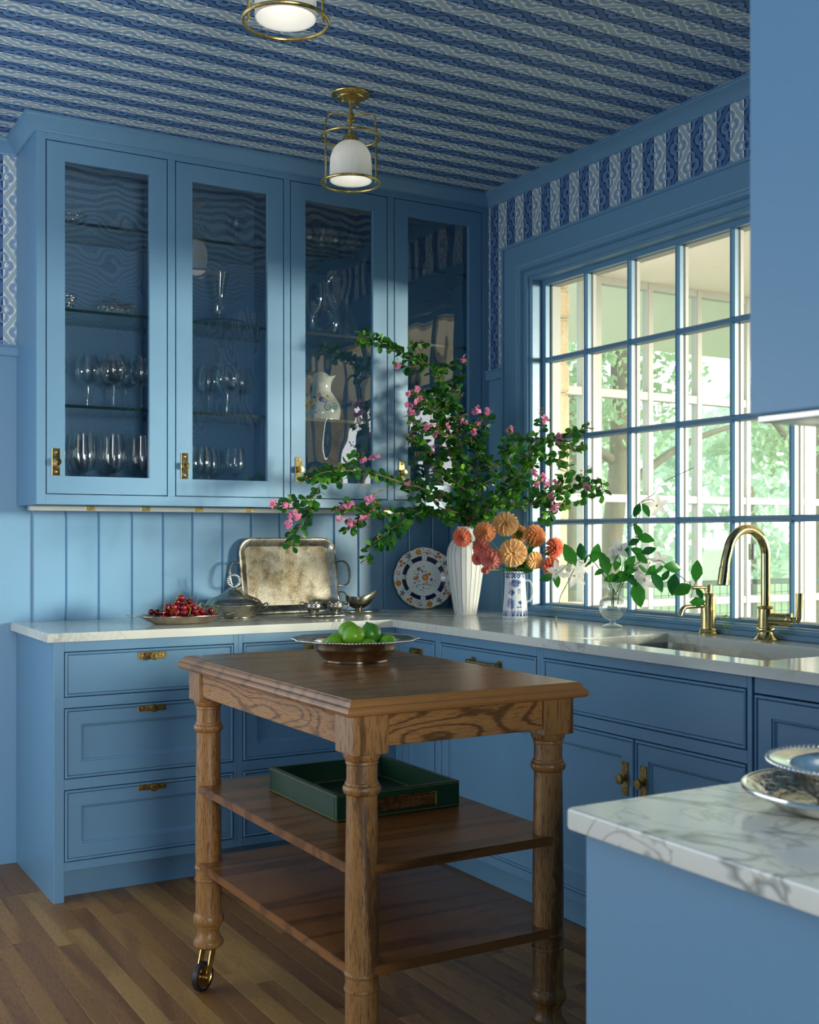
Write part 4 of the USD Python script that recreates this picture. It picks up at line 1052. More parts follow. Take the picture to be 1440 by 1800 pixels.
obj('foot', lathe([(0, .0), (.024, .0), (.025, .003), (.018, .006), (.013, .010), (.014, .014), (.018, .018), (0, .018)], 28), 'silver_dark', gb, smooth=40)
obj('handle', tube(spline([(-.046, 0, .068), (-.062, 0, .084), (-.080, 0, .085), (-.088, 0, .068), (-.080, 0, .048), (-.062, 0, .036), (-.046, 0, .034)], 36), .003, 8), 'silver_dark', gb)

# floral plate standing against the wall
def painted_lathe(prof, n, fn, wob=None):
    prof = np.asarray(prof, float)
    m = lathe(prof, n); v = m[0].copy()
    a = np.tile(np.arange(n)*2*PI/n, len(prof)); s = np.repeat(np.r_[0, np.cumsum(np.linalg.norm(np.diff(prof, axis=0), axis=1))], n)
    return v, m[1], a, s
L_ = lambda *c: np.array(lin(*c))
pt_R = .135
rr = np.linspace(.0005, pt_R, 110)
prof = np.c_[rr, np.interp(rr, [0, .078, .088, .098, .135], [0, 0, .006, .012, .021])]
v, f, a, s = painted_lathe(prof, 300, None)
r0 = np.hypot(v[:, 0], v[:, 1]); x_, y_ = v[:, 0].copy(), v[:, 1].copy()
col = np.tile(L_(226, 232, 230), (len(v), 1))
def put(mask, c): col[mask] = c
rim_t = (r0-.098)/(.135-.098)
navy, org, gold, pink, sage = L_(28, 34, 82), L_(206, 88, 40), L_(222, 178, 84), L_(190, 92, 118), L_(140, 160, 104)
# navy band in broken panels
seg_ = (a*8/(2*PI)) % 1
put((r0 > .079) & (r0 < .099) & (seg_ > .08) & (seg_ < .78), navy)
put((r0 > .0785) & (r0 < .0800), gold); put((r0 > .0985) & (r0 < .0998), gold)
prs = np.random.RandomState(4)
for k in range(16):
    ca, cr_ = 2*PI*(k+.5)/16, .1175; cx, cy = cr_*math.cos(ca), cr_*math.sin(ca); d = np.hypot(x_-cx, y_-cy); an = np.arctan2(y_-cy, x_-cx)
    if k % 4 == 0:
        put(d < .0135*(1+.12*np.cos(10*an)), gold); put(d < .010, org); put(d < .006, gold); put(d < .003, org)
    elif k % 4 == 2:
        put(d < .014*(.75+.35*np.cos(3*an+k)), org); put(d < .006, gold)
    elif k % 4 == 1:
        put(d < .012*(.7+.4*np.cos(5*an)), navy); put(d < .004, pink)
    else:
        put(d < .011*(.75+.3*np.cos(6*an)), pink); put(d < .005, L_(240, 220, 190))
for k in range(90):
    ca, cr_ = prs.rand()*2*PI, prs.uniform(.101, .131); cx, cy = cr_*math.cos(ca), cr_*math.sin(ca)
    th_ = prs.rand()*PI; dx, dy = x_-cx, y_-cy
    e = ((dx*math.cos(th_)+dy*math.sin(th_))/.0042)**2 + ((-dx*math.sin(th_)+dy*math.cos(th_))/.0016)**2
    put(e < 1, [navy, sage, pink, navy, sage, gold][prs.randint(6)])
for cx, cy, R_f, c1, c2, npz in ((.008, .004, .018, org, gold, 14), (-.034, .000, .011, org, gold, 6), (.028, .018, .011, gold, org, 6), (-.020, .042, .010, org, pink, 5), (.036, -.006, .009, pink, pink, 8), (.010, -.026, .009, gold, gold, 5), (-.040, -.020, .006, pink, pink, 5), (-.004, .030, .006, pink, gold, 5)):
    d = np.hypot(x_-cx, y_-cy); an = np.arctan2(y_-cy, x_-cx)
    put(d < R_f*(.8+.2*np.cos(npz*an)), c1); put(d < R_f*.38, c2)
for k in range(34):
    ca, cr_ = prs.rand()*2*PI, prs.uniform(.02, .062); cx, cy = cr_*math.cos(ca), cr_*math.sin(ca); th_ = prs.rand()*PI; dx, dy = x_-cx, y_-cy
    e = ((dx*math.cos(th_)+dy*math.sin(th_))/.005)**2 + ((-dx*math.sin(th_)+dy*math.cos(th_))/.0018)**2
    put(e < 1, [navy, sage, sage, navy][prs.randint(4)])
for cx, cy, R_f in ((.018, -.034, .014), (-.012, -.044, .010), (-.034, .030, .012), (.030, -.022, .010)):
    d = np.hypot(x_-cx, y_-cy); an = np.arctan2(y_-cy, x_-cx); put((np.abs(d-R_f) < .0009) & (an > -2.6) & (an < 1.2), navy)
put(r0 > pt_R-.0022, gold)
sc = 1 + .022*np.abs(np.cos(4*a))*np.clip((r0-.09)/.045, 0, 1) + .006*np.cos(24*a)*np.clip((r0-.1)/.035, 0, 1)
v[:, 0] *= sc; v[:, 1] *= sc; v[:, 2] += .0016*np.cos(8*a)*np.clip((r0-.09)/.045, 0, 1)
vb = v.copy(); vb[:, 2] -= .004; 
pm = cat_mesh([(v, f), (vb, f[:, ::-1])]); cc = np.vstack([col, np.tile(L_(226, 232, 230), (len(vb), 1))])
pl = thing('plate', 'scalloped floral plate in navy, orange and gold standing against the wall', 'plate')
Rp = RZ(-22) @ RX(90-7)           # face towards -y and a little to the viewer, leaning back
pmv = pm[0] @ Rp.T; pmv += np.array([2.690, 4.468, WT+.1385 - pmv[:, 2].min()*0]) ; pmv[:, 2] += WT+.0012 - pmv[:, 2].min()
obj('face', (pmv, pm[1]), 'painted', pl, col=cc)
pst = thing('plate_stand', 'small clear easel behind the foot of the floral plate', 'stand')
obj('easel', cat_mesh([box(2.66, 2.72, 4.512, 4.518, WT, WT+.10, .002), box(2.665, 2.670, 4.518, 4.545, WT, WT+.012, .002), box(2.71, 2.715, 4.518, 4.545, WT, WT+.012, .002)]), 'clear_glass', pst, smooth=False)

# striped vase
VC = (2.657, 4.073)
vp = smooth_prof([(.0, .0005), (.045, .0005), (.047, .004), (.0525, .036), (.0635, .106), (.0735, .176), (.0788, .231), (.0755, .268), (.064, .299), (.046, .319), (.0345, .330), (.0315, .345), (.036, .366)], 70)
sr = random.Random(9); ths = []; strip = []
NS = 21
for k in range(NS):
    a = 2*PI*k/NS + sr.uniform(-.045, .045); w = .0115+sr.uniform(-.002, .004)
    for o, c in ((-w-.004, 0), (-w, 1), (w, 1), (w+.004, 0)): ths.append(a+o); strip.append(c)
ths = np.array(ths); o_ = np.argsort(ths); ths = ths[o_]; strip = np.array(strip)[o_]
n = len(ths); wob = np.array([[.012*math.sin(9*z*1.7+k*.9)+.01*math.sin(31*z+k) for k in range(n)] for _, z in vp])
wob = wob[:, (np.arange(n)//4)*4]
A = ths[None]+wob
vv = np.stack([vp[:, :1]*np.cos(A), vp[:, :1]*np.sin(A), np.repeat(vp[:, 1:], n, 1)], -1).reshape(-1, 3)
i, j = np.meshgrid(np.arange(len(vp)-1), np.arange(n), indexing='ij'); j2 = (j+1) % n
q = np.stack([i*n+j, i*n+j2, (i+1)*n+j2, (i+1)*n+j], -1).reshape(-1, 4); ff = np.vstack([q[:, [0, 1, 2]], q[:, [0, 2, 3]]])
cv_ = np.where(np.tile(strip, len(vp))[:, None] * ((vv[:, 2] > .004) & (vv[:, 2] < .325))[:, None] > 0, L_(38, 44, 86), L_(232, 232, 226))
sv = thing('striped_vase', 'tall white vase with thin vertical navy stripes holding the flowering branches', 'vase', loc=(*VC, WT))
obj('body', (vv, ff), 'painted_matte', sv, col=cv_)
obj('mouth', lathe([(.0355, .364), (.036, .366), (.034, .367), (.031, .362), (.029, .345), (.028, .30)], 40), 'white_paint', sv, smooth=40)

# blue and white pitcher
PC = (2.686, 3.757)
zz_ = np.linspace(0, .187, 130)
rp_ = np.interp(zz_, [0, .004, .012, .03, .09, .15, .175, .187], [.0485, .0505, .0505, .0492, .0440, .0400, .0388, .0400])
v, f, a, s = painted_lathe(np.c_[rp_, zz_], 220, None)
zq = v[:, 2]; col = np.tile(L_(226, 232, 238), (len(v), 1)); cb, cb2 = L_(52, 86, 150), L_(96, 128, 180)
A0 = math.radians(180+90-30.4)      # towards the viewer
ua = np.angle(np.exp(1j*(a-A0)))*.045     # metres around, 0 facing the camera, + to the viewer's right
tt = (a*20/(2*PI)) % 1
put((zq > .010) & (zq < .034) & (np.abs(tt-.5)*2 < .72) & (np.abs(tt-.5)*2 > .30*np.clip((zq-.014)/.02, 0, 1)*1.2) & ((zq-.034) < 0), cb)
put((zq < .0125) & (zq > .010), L_(226, 232, 238))
prs = np.random.RandomState(8)
def blob(cu, cz, ru, rz, c, den=1.0, seed=0):
    nz = meshkit.noise(np.c_[ua*380+seed, zq*380, a*0], seed)
    put((((ua-cu)/ru)**2+((zq-cz)/rz)**2 < .55+.75*nz) & (meshkit.noise(np.c_[ua*900, zq*900, a*0+seed], seed+3) < den), c)
for rot_ in (0, PI*.75, -PI*.75):
    ua = np.angle(np.exp(1j*(a-A0-rot_)))*.045
    blob(-.022, .060, .016, .022, cb2, .75, 1); blob(-.026, .070, .010, .014, cb, .8, 2); blob(.016, .066, .009, .007, cb, .85, 3); put((np.abs(ua-.016) < .0012) & (zq > .045) & (zq < .066), cb)
    put((np.abs(zq-(.047+.10*np.abs(ua-.014))) < .0018) & (ua > .0) & (ua < .03), cb)
    blob(-.020, .105, .015, .012, cb, .8, 4); put((ua > .006) & (ua < .018) & (zq > .100) & (zq < .118) & ((np.abs(((ua-.006)*330) % 1-.5) < .2) | (zq > .114)), cb2)
    blob(-.006, .142, .022, .016, cb, .75, 5); blob(-.026, .132, .006, .018, cb, .8, 6); blob(.022, .146, .009, .008, cb2, .7, 7)
    put((np.abs(zq-.166-.004*np.sin(ua*420)) < .0022) | (np.abs(zq-.178-.004*np.sin(ua*420+2)) < .002), cb); blob(-.010, .172, .008, .008, cb, .8, 9); blob(.02, .172, .010, .006, cb, .8, 10)
vb = v*[.93, .93, 1]+[0, 0, .0006]
pit = thing('pitcher', 'tall white pitcher with blue landscape print holding the orange dahlias', 'pitcher', loc=(*PC, WT))
sp_ = np.exp(-(np.angle(np.exp(1j*(a-A0+2.2))))**2/.12)*np.clip((zq-.15)/.037, 0, 1)
v[:, 0] += np.cos(A0-2.2)*sp_*.010; v[:, 1] += np.sin(A0-2.2)*sp_*.010
obj('body', cat_mesh([(v, f), (vb, f[:, ::-1])]), 'painted', pit, col=np.vstack([col, np.tile(L_(226, 232, 238), (len(vb), 1))]))
obj('handle', tube(spline([CR*.040+[0, 0, .150], CR*.055+[0, 0, .150], CR*.066+[0, 0, .132], CR*.068+[0, 0, .100], CR*.060+[0, 0, .074], CR*.044+[0, 0, .066]], 40), .0042, 10), 'porcelain', pit, label='white loop handle')

# footed glass vase
GC = (2.735, 3.228)
gv = thing('glass_vase', 'small round-bellied footed glass vase of water holding the white-flowered vine', 'vase', loc=(*GC, WT))
gp = smooth_prof([(.034, .001), (.036, .003), (.030, .008), (.014, .013), (.009, .019), (.013, .026), (.030, .034), (.043, .050), (.0485, .072), (.0445, .094), (.031, .110), (.0195, .121), (.017, .135), (.020, .150), (.027, .162)], 64)
gin = gp[24:]-[.0016, 0]
obj('body', lathe(np.vstack([[(0, .001)], gp]), 48), 'clear_glass', gv, smooth=60)
wp = np.vstack([[(0, .0345)], [(max(r-.0024, .001), z) for r, z in gp if .0345 < z < .112], [(0, .1118)]])
obj('water', lathe(wp, 40), 'clear_glass', gv, smooth=50, label='water inside the vase')

# brass taps
tp = thing('filter_tap', 'short polished brass filter tap left of the tall faucet', 'tap', loc=(2.822, 2.843, WT))
obj('body', lathe([(0, 0), (.031, 0), (.0315, .004), (.029, .007), (.0275, .010), (.0285, .014), (.026, .017), (.0252, .022), (.0252, .078), (.0258, .0785), (.0258, .080), (.0252, .0805), (.0252, .118), (.0245, .126), (.022, .134), (.0205, .137), (0, .137)], 40), 'brass_polished', tp, smooth=35)
obj('spout', tube(spline([(-.018, 0, .095), (-.05, 0, .095), (-.085, 0, .094), (-.105, 0, .092), (-.118, 0, .083), (-.126, 0, .066)], 36), np.interp(np.linspace(0, 1, len(spline([(0,0,0)]*6, 36))), [0, .8, 1], [.0075, .0075, .0085]), 14), 'brass_polished', tp)
lv = obj('lever_post', lathe([(.009, .136), (.009, .141), (.0125, .143), (.0125, .164), (.011, .166), (0, .166)], 28), 'brass_polished', tp, smooth=35)
obj('lever', tube([(-.010, 0, .156), (-.072, 0, .156)], [.005, .0062], 14), 'brass_polished', lv)
fc = thing('faucet', 'tall polished brass gooseneck faucet behind the sink', 'faucet', loc=(2.812, 2.585, WT))
obj('base', lathe([(0, 0), (.0365, 0), (.037, .003), (.033, .006), (.027, .012), (.0235, .020), (.0225, .026), (.0285, .029), (.0295, .033), (.0285, .037), (.0225, .039), (.0225, .098), (.0265, .100), (.027, .104), (.024, .107), (.016, .109), (0, .109)], 44), 'brass_polished', fc, smooth=35)
arc = [(0, 0, .10), (0, 0, .18), (0, 0, .262)] + [(-.082+.082*math.cos(t), 0, .266+.082*math.sin(t)) for t in np.linspace(.12, PI*.93, 22)]
arc += [(-.172, 0, .255), (-.178, 0, .225)]
sp = spline(arc, 140)
obj('neck', tube(sp, .0148, 20), 'brass_polished', fc, smooth=60)
obj('spray_head', tube([(-.1772, 0, .232), (-.1779, 0, .228), (-.1845, 0, .186), (-.1855, 0, .178), (-.1857, 0, .176)], [.0150, .0162, .0170, .0172, .0150], 24), 'brass_polished', fc, smooth=40)
hdv = np.array([.5, -.866, 0])
vl = obj('valve', cat_mesh([tube([hdv*.010+[0, 0, .066], hdv*.060+[0, 0, .066], hdv*.066+[0, 0, .066]], [.0205, .0205, .018], 28), tube([hdv*.064+[0, 0, .066], hdv*.070+[0, 0, .066], hdv*.080+[0, 0, .066]], [.021, .023, .0215], 28)]), 'brass_polished', fc, smooth=40)
obj('lever', cat_mesh([tube([hdv*.078+[0, 0, .066], hdv*.098+[0, 0, .066]], .009, 16), tube(spline([hdv*.092+[0, 0, .060], hdv*.099+[0, 0, .072], hdv*.101+[0, 0, .10], hdv*.102+[0, 0, .15]], 20), np.interp(np.linspace(0, 1, len(spline([(0,0,0)]*4, 20))), [0, 1], [.0085, .0115]), 16)]), 'brass_polished', vl, smooth=40)

# silver bowl of limes on the cart
LB = np.array([1.430, 2.724, .9105])
lb = thing('fruit_bowl', 'wide silver bowl with a beaded flat rim holding limes on the cart', 'bowl', loc=LB)
bo = smooth_prof([(0, .001), (.078, .001), (.083, .004), (.095, .018), (.105, .030), (.108, .034), (.1095, .0345), (.112, .046), (.115, .053), (.122, .0555), (.145, .0575), (.162, .0595)], 70)
bi = (bo+[0, .0022])[::-1]; bi[:, 0] = np.maximum(bi[:, 0]-.001, 0)
m = lathe(np.vstack([bo, bi]), 96); v = m[0].copy(); a = np.arctan2(v[:, 1], v[:, 0]); r0 = np.hypot(v[:, 0], v[:, 1])
k_ = 1+.02*np.cos(12*a)*np.clip((r0-.135)/.027, 0, 1); v[:, 0] *= k_; v[:, 1] *= k_
obj('body', (v, m[1]), 'silver_copper', lb, smooth=45)
bd = []
for k in range(120):
    a = 2*PI*k/120; R0 = .1625*(1+.02*math.cos(12*a)); bd.append(sphere((R0*math.cos(a), R0*math.sin(a), .0605), (.0042, .0042, .0034), 1))
obj('beaded_rim', cat_mesh(bd), 'silver_bright', lb, smooth=True, kind='stuff')
lime0 = None
LM = [(-.003, -.030, .0695, 1.0, 'pale green lime at the front of the bowl, largest of the heap'), (-.020, .026, .0760, .98, 'green lime behind the front lime, at the left of the heap'), (.040, .012, .0715, .98, 'dark green lime at the right of the heap'), (-.056, -.030, .0475, .86, 'lime low in the bowl at the left, half hidden by the rim'), (-.050, .034, .0480, .9, 'lime low in the bowl at the back left, peeping between two others'), (.086, -.010, .0500, .8, 'small lime at the far right inside the bowl rim'), (.062, .052, .0470, .9, 'lime low at the back right of the bowl behind the dark one'), (.0, .01, .0330, .95, 'lime underneath the heap, hidden by the front ones'), (.035, -.040, .0400, .85, 'lime low at the front right of the bowl just below the rim')]
for k, (u, d, z, s, lb_) in enumerate(LM):
    p = LB + CR*u + CF*d + [0, 0, z]
    dark = k in (2, 6)
    t = thing('lime', lb_, 'lime', loc=p, rotz=k*47.)
    pr = smooth_prof([(0, -.034), (.004, -.0325), (.012, -.0275), (.024, -.015), (.0285, 0), (.024, .015), (.012, .0275), (.005, .033), (.0035, .036), (0, .037)], 40)*s
    m = lathe(pr, 28)
    obj('fruit', move(m, R=RY([72, 60, 35, 80, 70, 85, 60, 80, 80][k])), 'lime_skin_dark' if dark else 'lime_skin', t, smooth=True)
    obj('stem_scar', move(lathe([(0, -.0335*s), (.003, -.0337*s), (.0036, -.0325*s)], 10), R=RY([72, 60, 35, 80, 70, 85, 60, 80, 80][k])), 'seed_head', t)

# silver on the foreground marble
SP = np.array([1.160, .934, .9142])
fp = thing('charger_plate', 'chased silver plate under the bowl on the foreground marble', 'plate', loc=SP)
fo = smooth_prof([(0, .004), (.070, .003), (.085, .004), (.104, .013), (.118, .0195), (.1235, .0215), (.126, .0225), (.1265, .0255)], 60)
fi = smooth_prof([(.126, .0275), (.1235, .028), (.1205, .0262), (.117, .0258), (.104, .0185), (.086, .0085), (.07, .007), (0, .007)], 60)
obj('rim', lathe(np.vstack([fo, fi[:18]]), 96), 'silver_bright', fp, smooth=50)
m = lathe(fi[14:], 200); v = m[0].copy(); a = np.arctan2(v[:, 1], v[:, 0]); r0 = np.hypot(v[:, 0], v[:, 1])
w_ = np.clip((r0-.074)/.008, 0, 1)*np.clip((.117-r0)/.006, 0, 1)
v[:, 2] += w_*(.0016*np.cos(26*a+40*(r0-.09)/.02)*np.cos((r0-.095)*180)+.0014*meshkit.noise(np.c_[v[:, 0]*260, v[:, 1]*260, r0*0], 3))
obj('chased_border', (v, m[1]), 'silver_chased', fp, smooth=True, label='chased border')
fb = thing('silver_bowl', 'round silver bowl with a rope edge standing on the chased plate', 'bowl', loc=SP+[.004, -.004, .0072])
bo = smooth_prof([(0, .001), (.040, .001), (.044, .004), (.060, .014), (.070, .028), (.0745, .040), (.079, .0445), (.095, .0475), (.101, .049)], 60)
bi = (bo+[-.001, .0022])[::-1]; bi[:, 0] = np.maximum(bi[:, 0], 0)
obj('body', lathe(np.vstack([bo, bi]), 80), 'silver_bright', fb, smooth=45)
bd = []
for k in range(90):
    a = 2*PI*k/90; bd.append(move(sphere((0, 0, 0), (.0022, .0046, .003), 1), (.1015*math.cos(a), .1015*math.sin(a), .0505), RZ(math.degrees(a)+35)))
obj('rope_edge', cat_mesh(bd), 'silver_bright', fb, smooth=True, kind='stuff')

# ------------------------------------------------------------------ glassware in the wall cabinet
def shell(prof, t=.0012, n=32):
    return lathe(np.asarray(prof, float), n)     # blown glass: one thin wall
    pr = np.asarray(prof, float); inn = pr[::-1].copy(); inn[:, 0] = np.maximum(inn[:, 0]-t, .0003); return lathe(np.vstack([pr, inn]), n)
def stemware(name, label, cat_, loc, h_stem, bowl, foot_r, group=None):
    t = thing(name, label, cat_, group, loc=loc)
    obj('bowl', shell(smooth_prof(bowl, 36)), 'clear_glass', t, smooth=60)
    obj('stem', lathe(smooth_prof([(foot_r, .0005), (foot_r*.95, .002), (.012, .005), (.0045, .012), (.0036, .03), (.0036, h_stem*.7), (.0055, h_stem-.004), (.009, h_stem+.002), (0, h_stem+.003)], 36), 24), 'clear_glass', t, smooth=60)
    return t
SH = (1.3925, 1.7195, 2.0685, 2.3875)
wine_bowl = [(.002, .094), (.018, .097), (.036, .110), (.0465, .130), (.0485, .146), (.044, .170), (.037, .192), (.034, .204)]
g0 = None
spots = [(1.030, 4.345, 'leftmost, half hidden by the door stile'), (1.165, 4.385, 'second from the left, set back'), (1.245, 4.320, 'in front, at the middle of the shelf'), (1.262, 4.470, 'at the back behind the front one'), (1.330, 4.455, 'at the back right'), (1.356, 4.335, 'in front at the right')]
for x_, y_, w_ in spots:
    lb_ = f'red wine glass on the third shelf of the leftmost glazed door, {w_}'[:110]
    lb_ = f'wine glass {w_}, third shelf, leftmost glazed door'
    if g0 is None: g0 = stemware('wine_glass', lb_, 'wine glass', (x_, y_, SH[1]), .094, wine_bowl, .034, 'large wine glasses on the third shelf')
    else: dup(g0, lb_, loc=(x_, y_, SH[1]), rotz=0)
for x_, y_, lb_ in ((1.700, 4.330, 'wine glass in front on the third shelf behind the second glazed door'), (1.672, 4.460, 'wine glass at the back on the third shelf behind the second glazed door'), (1.800, 4.420, 'wine glass at the right on the third shelf behind the second glazed door')):
    dup(g0, lb_, loc=(x_, y_, SH[1]))
tall_bowl = [(.002, .085), (.022, .090), (.036, .108), (.042, .140), (.040, .180), (.034, .232)]
g1 = None
for i, x_ in enumerate((1.025, 1.135, 1.245, 1.352)):
    for j, y_ in enumerate((4.325, 4.45)):
        lb_ = f'tall glass, number {i+1} from the left in the {"front" if j == 0 else "back"} row, bottom of the leftmost glazed door'
        lb_ = ('leftmost', 'second', 'third', 'rightmost')[i] + f' tall glass of the {"front" if j == 0 else "back"} row at the bottom of the leftmost glazed door'
        if g1 is None: g1 = stemware('tall_glass', lb_, 'wine glass', (x_, y_, SH[0]), .085, tall_bowl, .032, 'tall glasses at the bottom of the first door')
        else: dup(g1, lb_, loc=(x_+.012*j, y_, SH[0]))
gob = [(.002, .088), (.020, .092), (.034, .106), (.040, .130), (.037, .165), (.032, .196)]
g2 = None
for x_, y_, w_ in ((1.585, 4.31, 'leftmost'), (1.650, 4.40, 'second from the left'), (1.700, 4.46, 'middle one at the back'), (1.735, 4.33, 'right one in front'), (1.560, 4.44, 'back left one')):
    lb_ = f'white wine glass, {w_}, at the bottom behind the second glazed door'
    if g2 is None: g2 = stemware('goblet', lb_, 'wine glass', (x_, y_, SH[0]), .088, gob, .030, 'goblets at the bottom of the second door')
    else: dup(g2, lb_, loc=(x_, y_, SH[0]))
sn = [(.002, .040), (.022, .043), (.046, .058), (.0555, .078), (.050, .104), (.038, .130), (.034, .140)]
g3 = None
for x_, y_, w_ in ((2.030, 4.335, 'leftmost, cut by the stile'), (2.145, 4.330, 'in front at the middle'), (2.262, 4.350, 'at the right'), (2.085, 4.46, 'at the back left'), (2.215, 4.47, 'at the back right')):
    lb_ = f'brandy glass {w_} on the top shelf, third glazed door'
    if g3 is None: g3 = stemware('brandy_glass', lb_, 'brandy glass', (x_, y_, SH[3]), .040, sn, .032, 'brandy glasses on the top shelf')
    else: dup(g3, lb_, loc=(x_, y_, SH[3]))
stemware('coupe', 'single small stemmed glass on the top shelf behind the second glazed door', 'wine glass', (1.775, 4.42, SH[3]), .085, [(.002, .085), (.016, .089), (.028, .102), (.032, .125), (.029, .150)], .028)
dc = thing('decanter', 'clear glass decanter with a very wide flat base and flared neck', 'decanter', loc=(1.690, 4.385, SH[2]))
obj('body', shell(smooth_prof([(0, .002), (.10, .002), (.117, .006), (.120, .012), (.108, .024), (.070, .036), (.034, .046), (.022, .060), (.018, .090), (.017, .120), (.021, .150), (.029, .185), (.038, .222)], 60), .002, 48), 'clear_glass', dc, smooth=60)
# jug with a hole through its belly
jg = thing('glass_jug', 'tall clear glass jug with a round hole through its body', 'jug', loc=(2.150, 4.365, SH[2]))
us = np.linspace(0, 1, 40)
ou = spline([(-.045, .004), (-.062, .03), (-.066, .07), (-.058, .11), (-.040, .16), (-.033, .20), (-.034, .235), (.0, .252), (.040, .268), (.046, .262), (.030, .225), (.030, .19), (.048, .13), (.060, .09), (.062, .05), (.050, .012), (.040, .002), (0, 0)], 110)
from shapely.geometry import Point
pg = Polygon(ou).buffer(0).difference(Point(-.012, .078).buffer(.028, 32))
def puff(poly, depth, layers=6):
    ms = []
    mats = []
    d0 = poly
    e = extrude_poly(poly, depth*2)
    return e
jm = trimesh.creation.extrude_polygon(pg, 1.0, engine='earcut')
from shapely.geometry import LineString
def jug_mesh():
    # marching over a height field: half thickness grows with the distance from the outline
    import shapely
    nx, nz = 70, 130
    X, Z = np.meshgrid(np.linspace(-.075, .065, nx), np.linspace(-.002, .275, nz), indexing='ij')
    P = shapely.points(X.ravel(), Z.ravel()); ins = shapely.contains(pg, P); d = shapely.distance(pg.boundary, P)
    h = np.where(ins, np.sqrt(np.maximum(0, .040**2-(np.maximum(0, .040-d))**2)), 0).reshape(nx, nz)
    vs, fs = [], []
    idx = {}
    for sgn in (1, -1):
        base = len(vs); ids = np.arange(nx*nz).reshape(nx, nz)+base
        vs += [[X[i, j], sgn*h[i, j]*1.0, Z[i, j]] for i in range(nx) for j in range(nz)]
        ok = (h[:-1, :-1] > 0) | (h[1:, :-1] > 0) | (h[:-1, 1:] > 0) | (h[1:, 1:] > 0)
        ii, jj = np.nonzero(ok)
        q = np.stack([ids[ii, jj], ids[ii+1, jj], ids[ii+1, jj+1], ids[ii, jj+1]], 1)
        if sgn > 0: q = q[:, ::-1]
        fs.append(np.vstack([q[:, [0, 1, 2]], q[:, [0, 2, 3]]]))
    vs, fs = np.array(vs), np.vstack(fs); u_, inv = np.unique(fs, return_inverse=True)
    return (vs[u_], inv.reshape(fs.shape))
jmv = jug_mesh(); jmv = (jmv[0] @ RZ(-25).T, jmv[1])
obj('body', jmv, 'clear_glass', jg, smooth=True)
cf = thing('carafe', 'slim clear glass carafe right of the jug on the second shelf', 'carafe', loc=(2.285, 4.43, SH[2]))
obj('body', shell(smooth_prof([(0, .002), (.040, .002), (.046, .010), (.048, .05), (.042, .09), (.026, .125), (.022, .15), (.026, .18), (.036, .205)], 50), .002, 36), 'clear_glass', cf, smooth=60)
# speckled millefiori jug
v, f, a, s = painted_lathe(smooth_prof([(0, .001), (.070, .001), (.078, .010), (.083, .040), (.078, .070), (.060, .100), (.043, .125), (.040, .145), (.046, .170), (.056, .192)], 110), 200, None)
zq = v[:, 2]; col = np.tile(L_(206, 214, 208), (len(v), 1)); nz = meshkit.noise(np.c_[v[:, 0]*700, v[:, 1]*700, zq*700], 2)
put(nz > .80, L_(140, 150, 150)); put(nz < .16, L_(236, 240, 236))
A0 = math.radians(239.6); ua = np.angle(np.exp(1j*(a-A0)))*.075
for cu, cz, r_, cs in ((-.062, .058, .020, [(226, 200, 60), (200, 120, 40)]), (-.040, .072, .016, [(230, 206, 60), (214, 140, 30)]), (-.022, .052, .010, [(56, 80, 160), (220, 226, 240), (56, 80, 160)]), (.006, .086, .012, [(72, 56, 120), (50, 40, 90)]), (.020, .080, .013, [(130, 150, 210), (150, 170, 220)]), (.040, .100, .010, [(226, 200, 50), (90, 80, 60)]), (.030, .052, .013, [(60, 110, 120), (214, 226, 224), (196, 110, 40)]), (.062, .058, .014, [(70, 150, 110), (210, 230, 220), (70, 150, 110)]), (-.005, .105, .009, [(190, 60, 60), (220, 200, 200)]), (-.030, .095, .007, [(120, 110, 110)]), (-.015, .030, .006, [(160, 190, 200)])):
    d = np.hypot(ua-cu, zq-cz)
    for k, c in enumerate(cs): put(d < r_*(1-k/len(cs)), L_(*c))
mj = thing('speckled_jug', 'white speckled glass jug dotted with coloured flowers on the third shelf', 'jug', loc=(2.135, 4.375, SH[1]))
fl_ = np.clip((zq-.165)/.027, 0, 1); w_ = fl_*np.cos(3*(a-A0))
v[:, 0] += np.cos(a)*w_*.012; v[:, 1] += np.sin(a)*w_*.012; v[:, 2] += fl_*.006*np.cos(3*(a-A0))
obj('body', (v, f), 'painted', mj, col=col)
obj('handle', tube(spline([-CR*.044+[0, 0, .175], -CR*.066+[0, 0, .190], -CR*.078+[0, 0, .165], -CR*.074+[0, 0, .125], -CR*.062+[0, 0, .098]], 28), .006, 10), 'clear_glass', mj)
def flared(name, label, loc, prof, m_='cut_glass'):
    t = thing(name, label, 'vase', loc=loc); obj('body', shell(smooth_prof(prof, 40), .003, 40), m_, t, smooth=60); return t
flared('flared_vase', 'cloudy flared glass vase at the bottom of the third glazed door', (2.185, 4.36, SH[0]), [(0, .002), (.050, .002), (.052, .02), (.056, .06), (.064, .10), (.080, .14)], 'cloudy_glass')
flared('cylinder_vase', 'cloudy straight glass vase at the bottom right of the fourth glazed door', (2.690, 4.36, SH[0]), [(0, .002), (.050, .002), (.052, .01), (.052, .09), (.053, .165)], 'cloudy_glass')
flared('cylinder_vase', 'narrow cloudy glass vase at the bottom left of the fourth glazed door', (2.545, 4.40, SH[0]), [(0, .002), (.030, .002), (.032, .01), (.032, .09), (.034, .155)], 'cloudy_glass')
flared('crystal_bowl', 'small round cut crystal bowl at the left of the second shelf', (1.065, 4.37, SH[2]), [(0, .002), (.030, .002), (.034, .008), (.050, .045), (.056, .072)])
flared('crystal_bowl', 'low cut crystal bowl at the left of the top shelf', (1.090, 4.38, SH[3]), [(0, .002), (.040, .002), (.046, .01), (.064, .04), (.074, .05)])
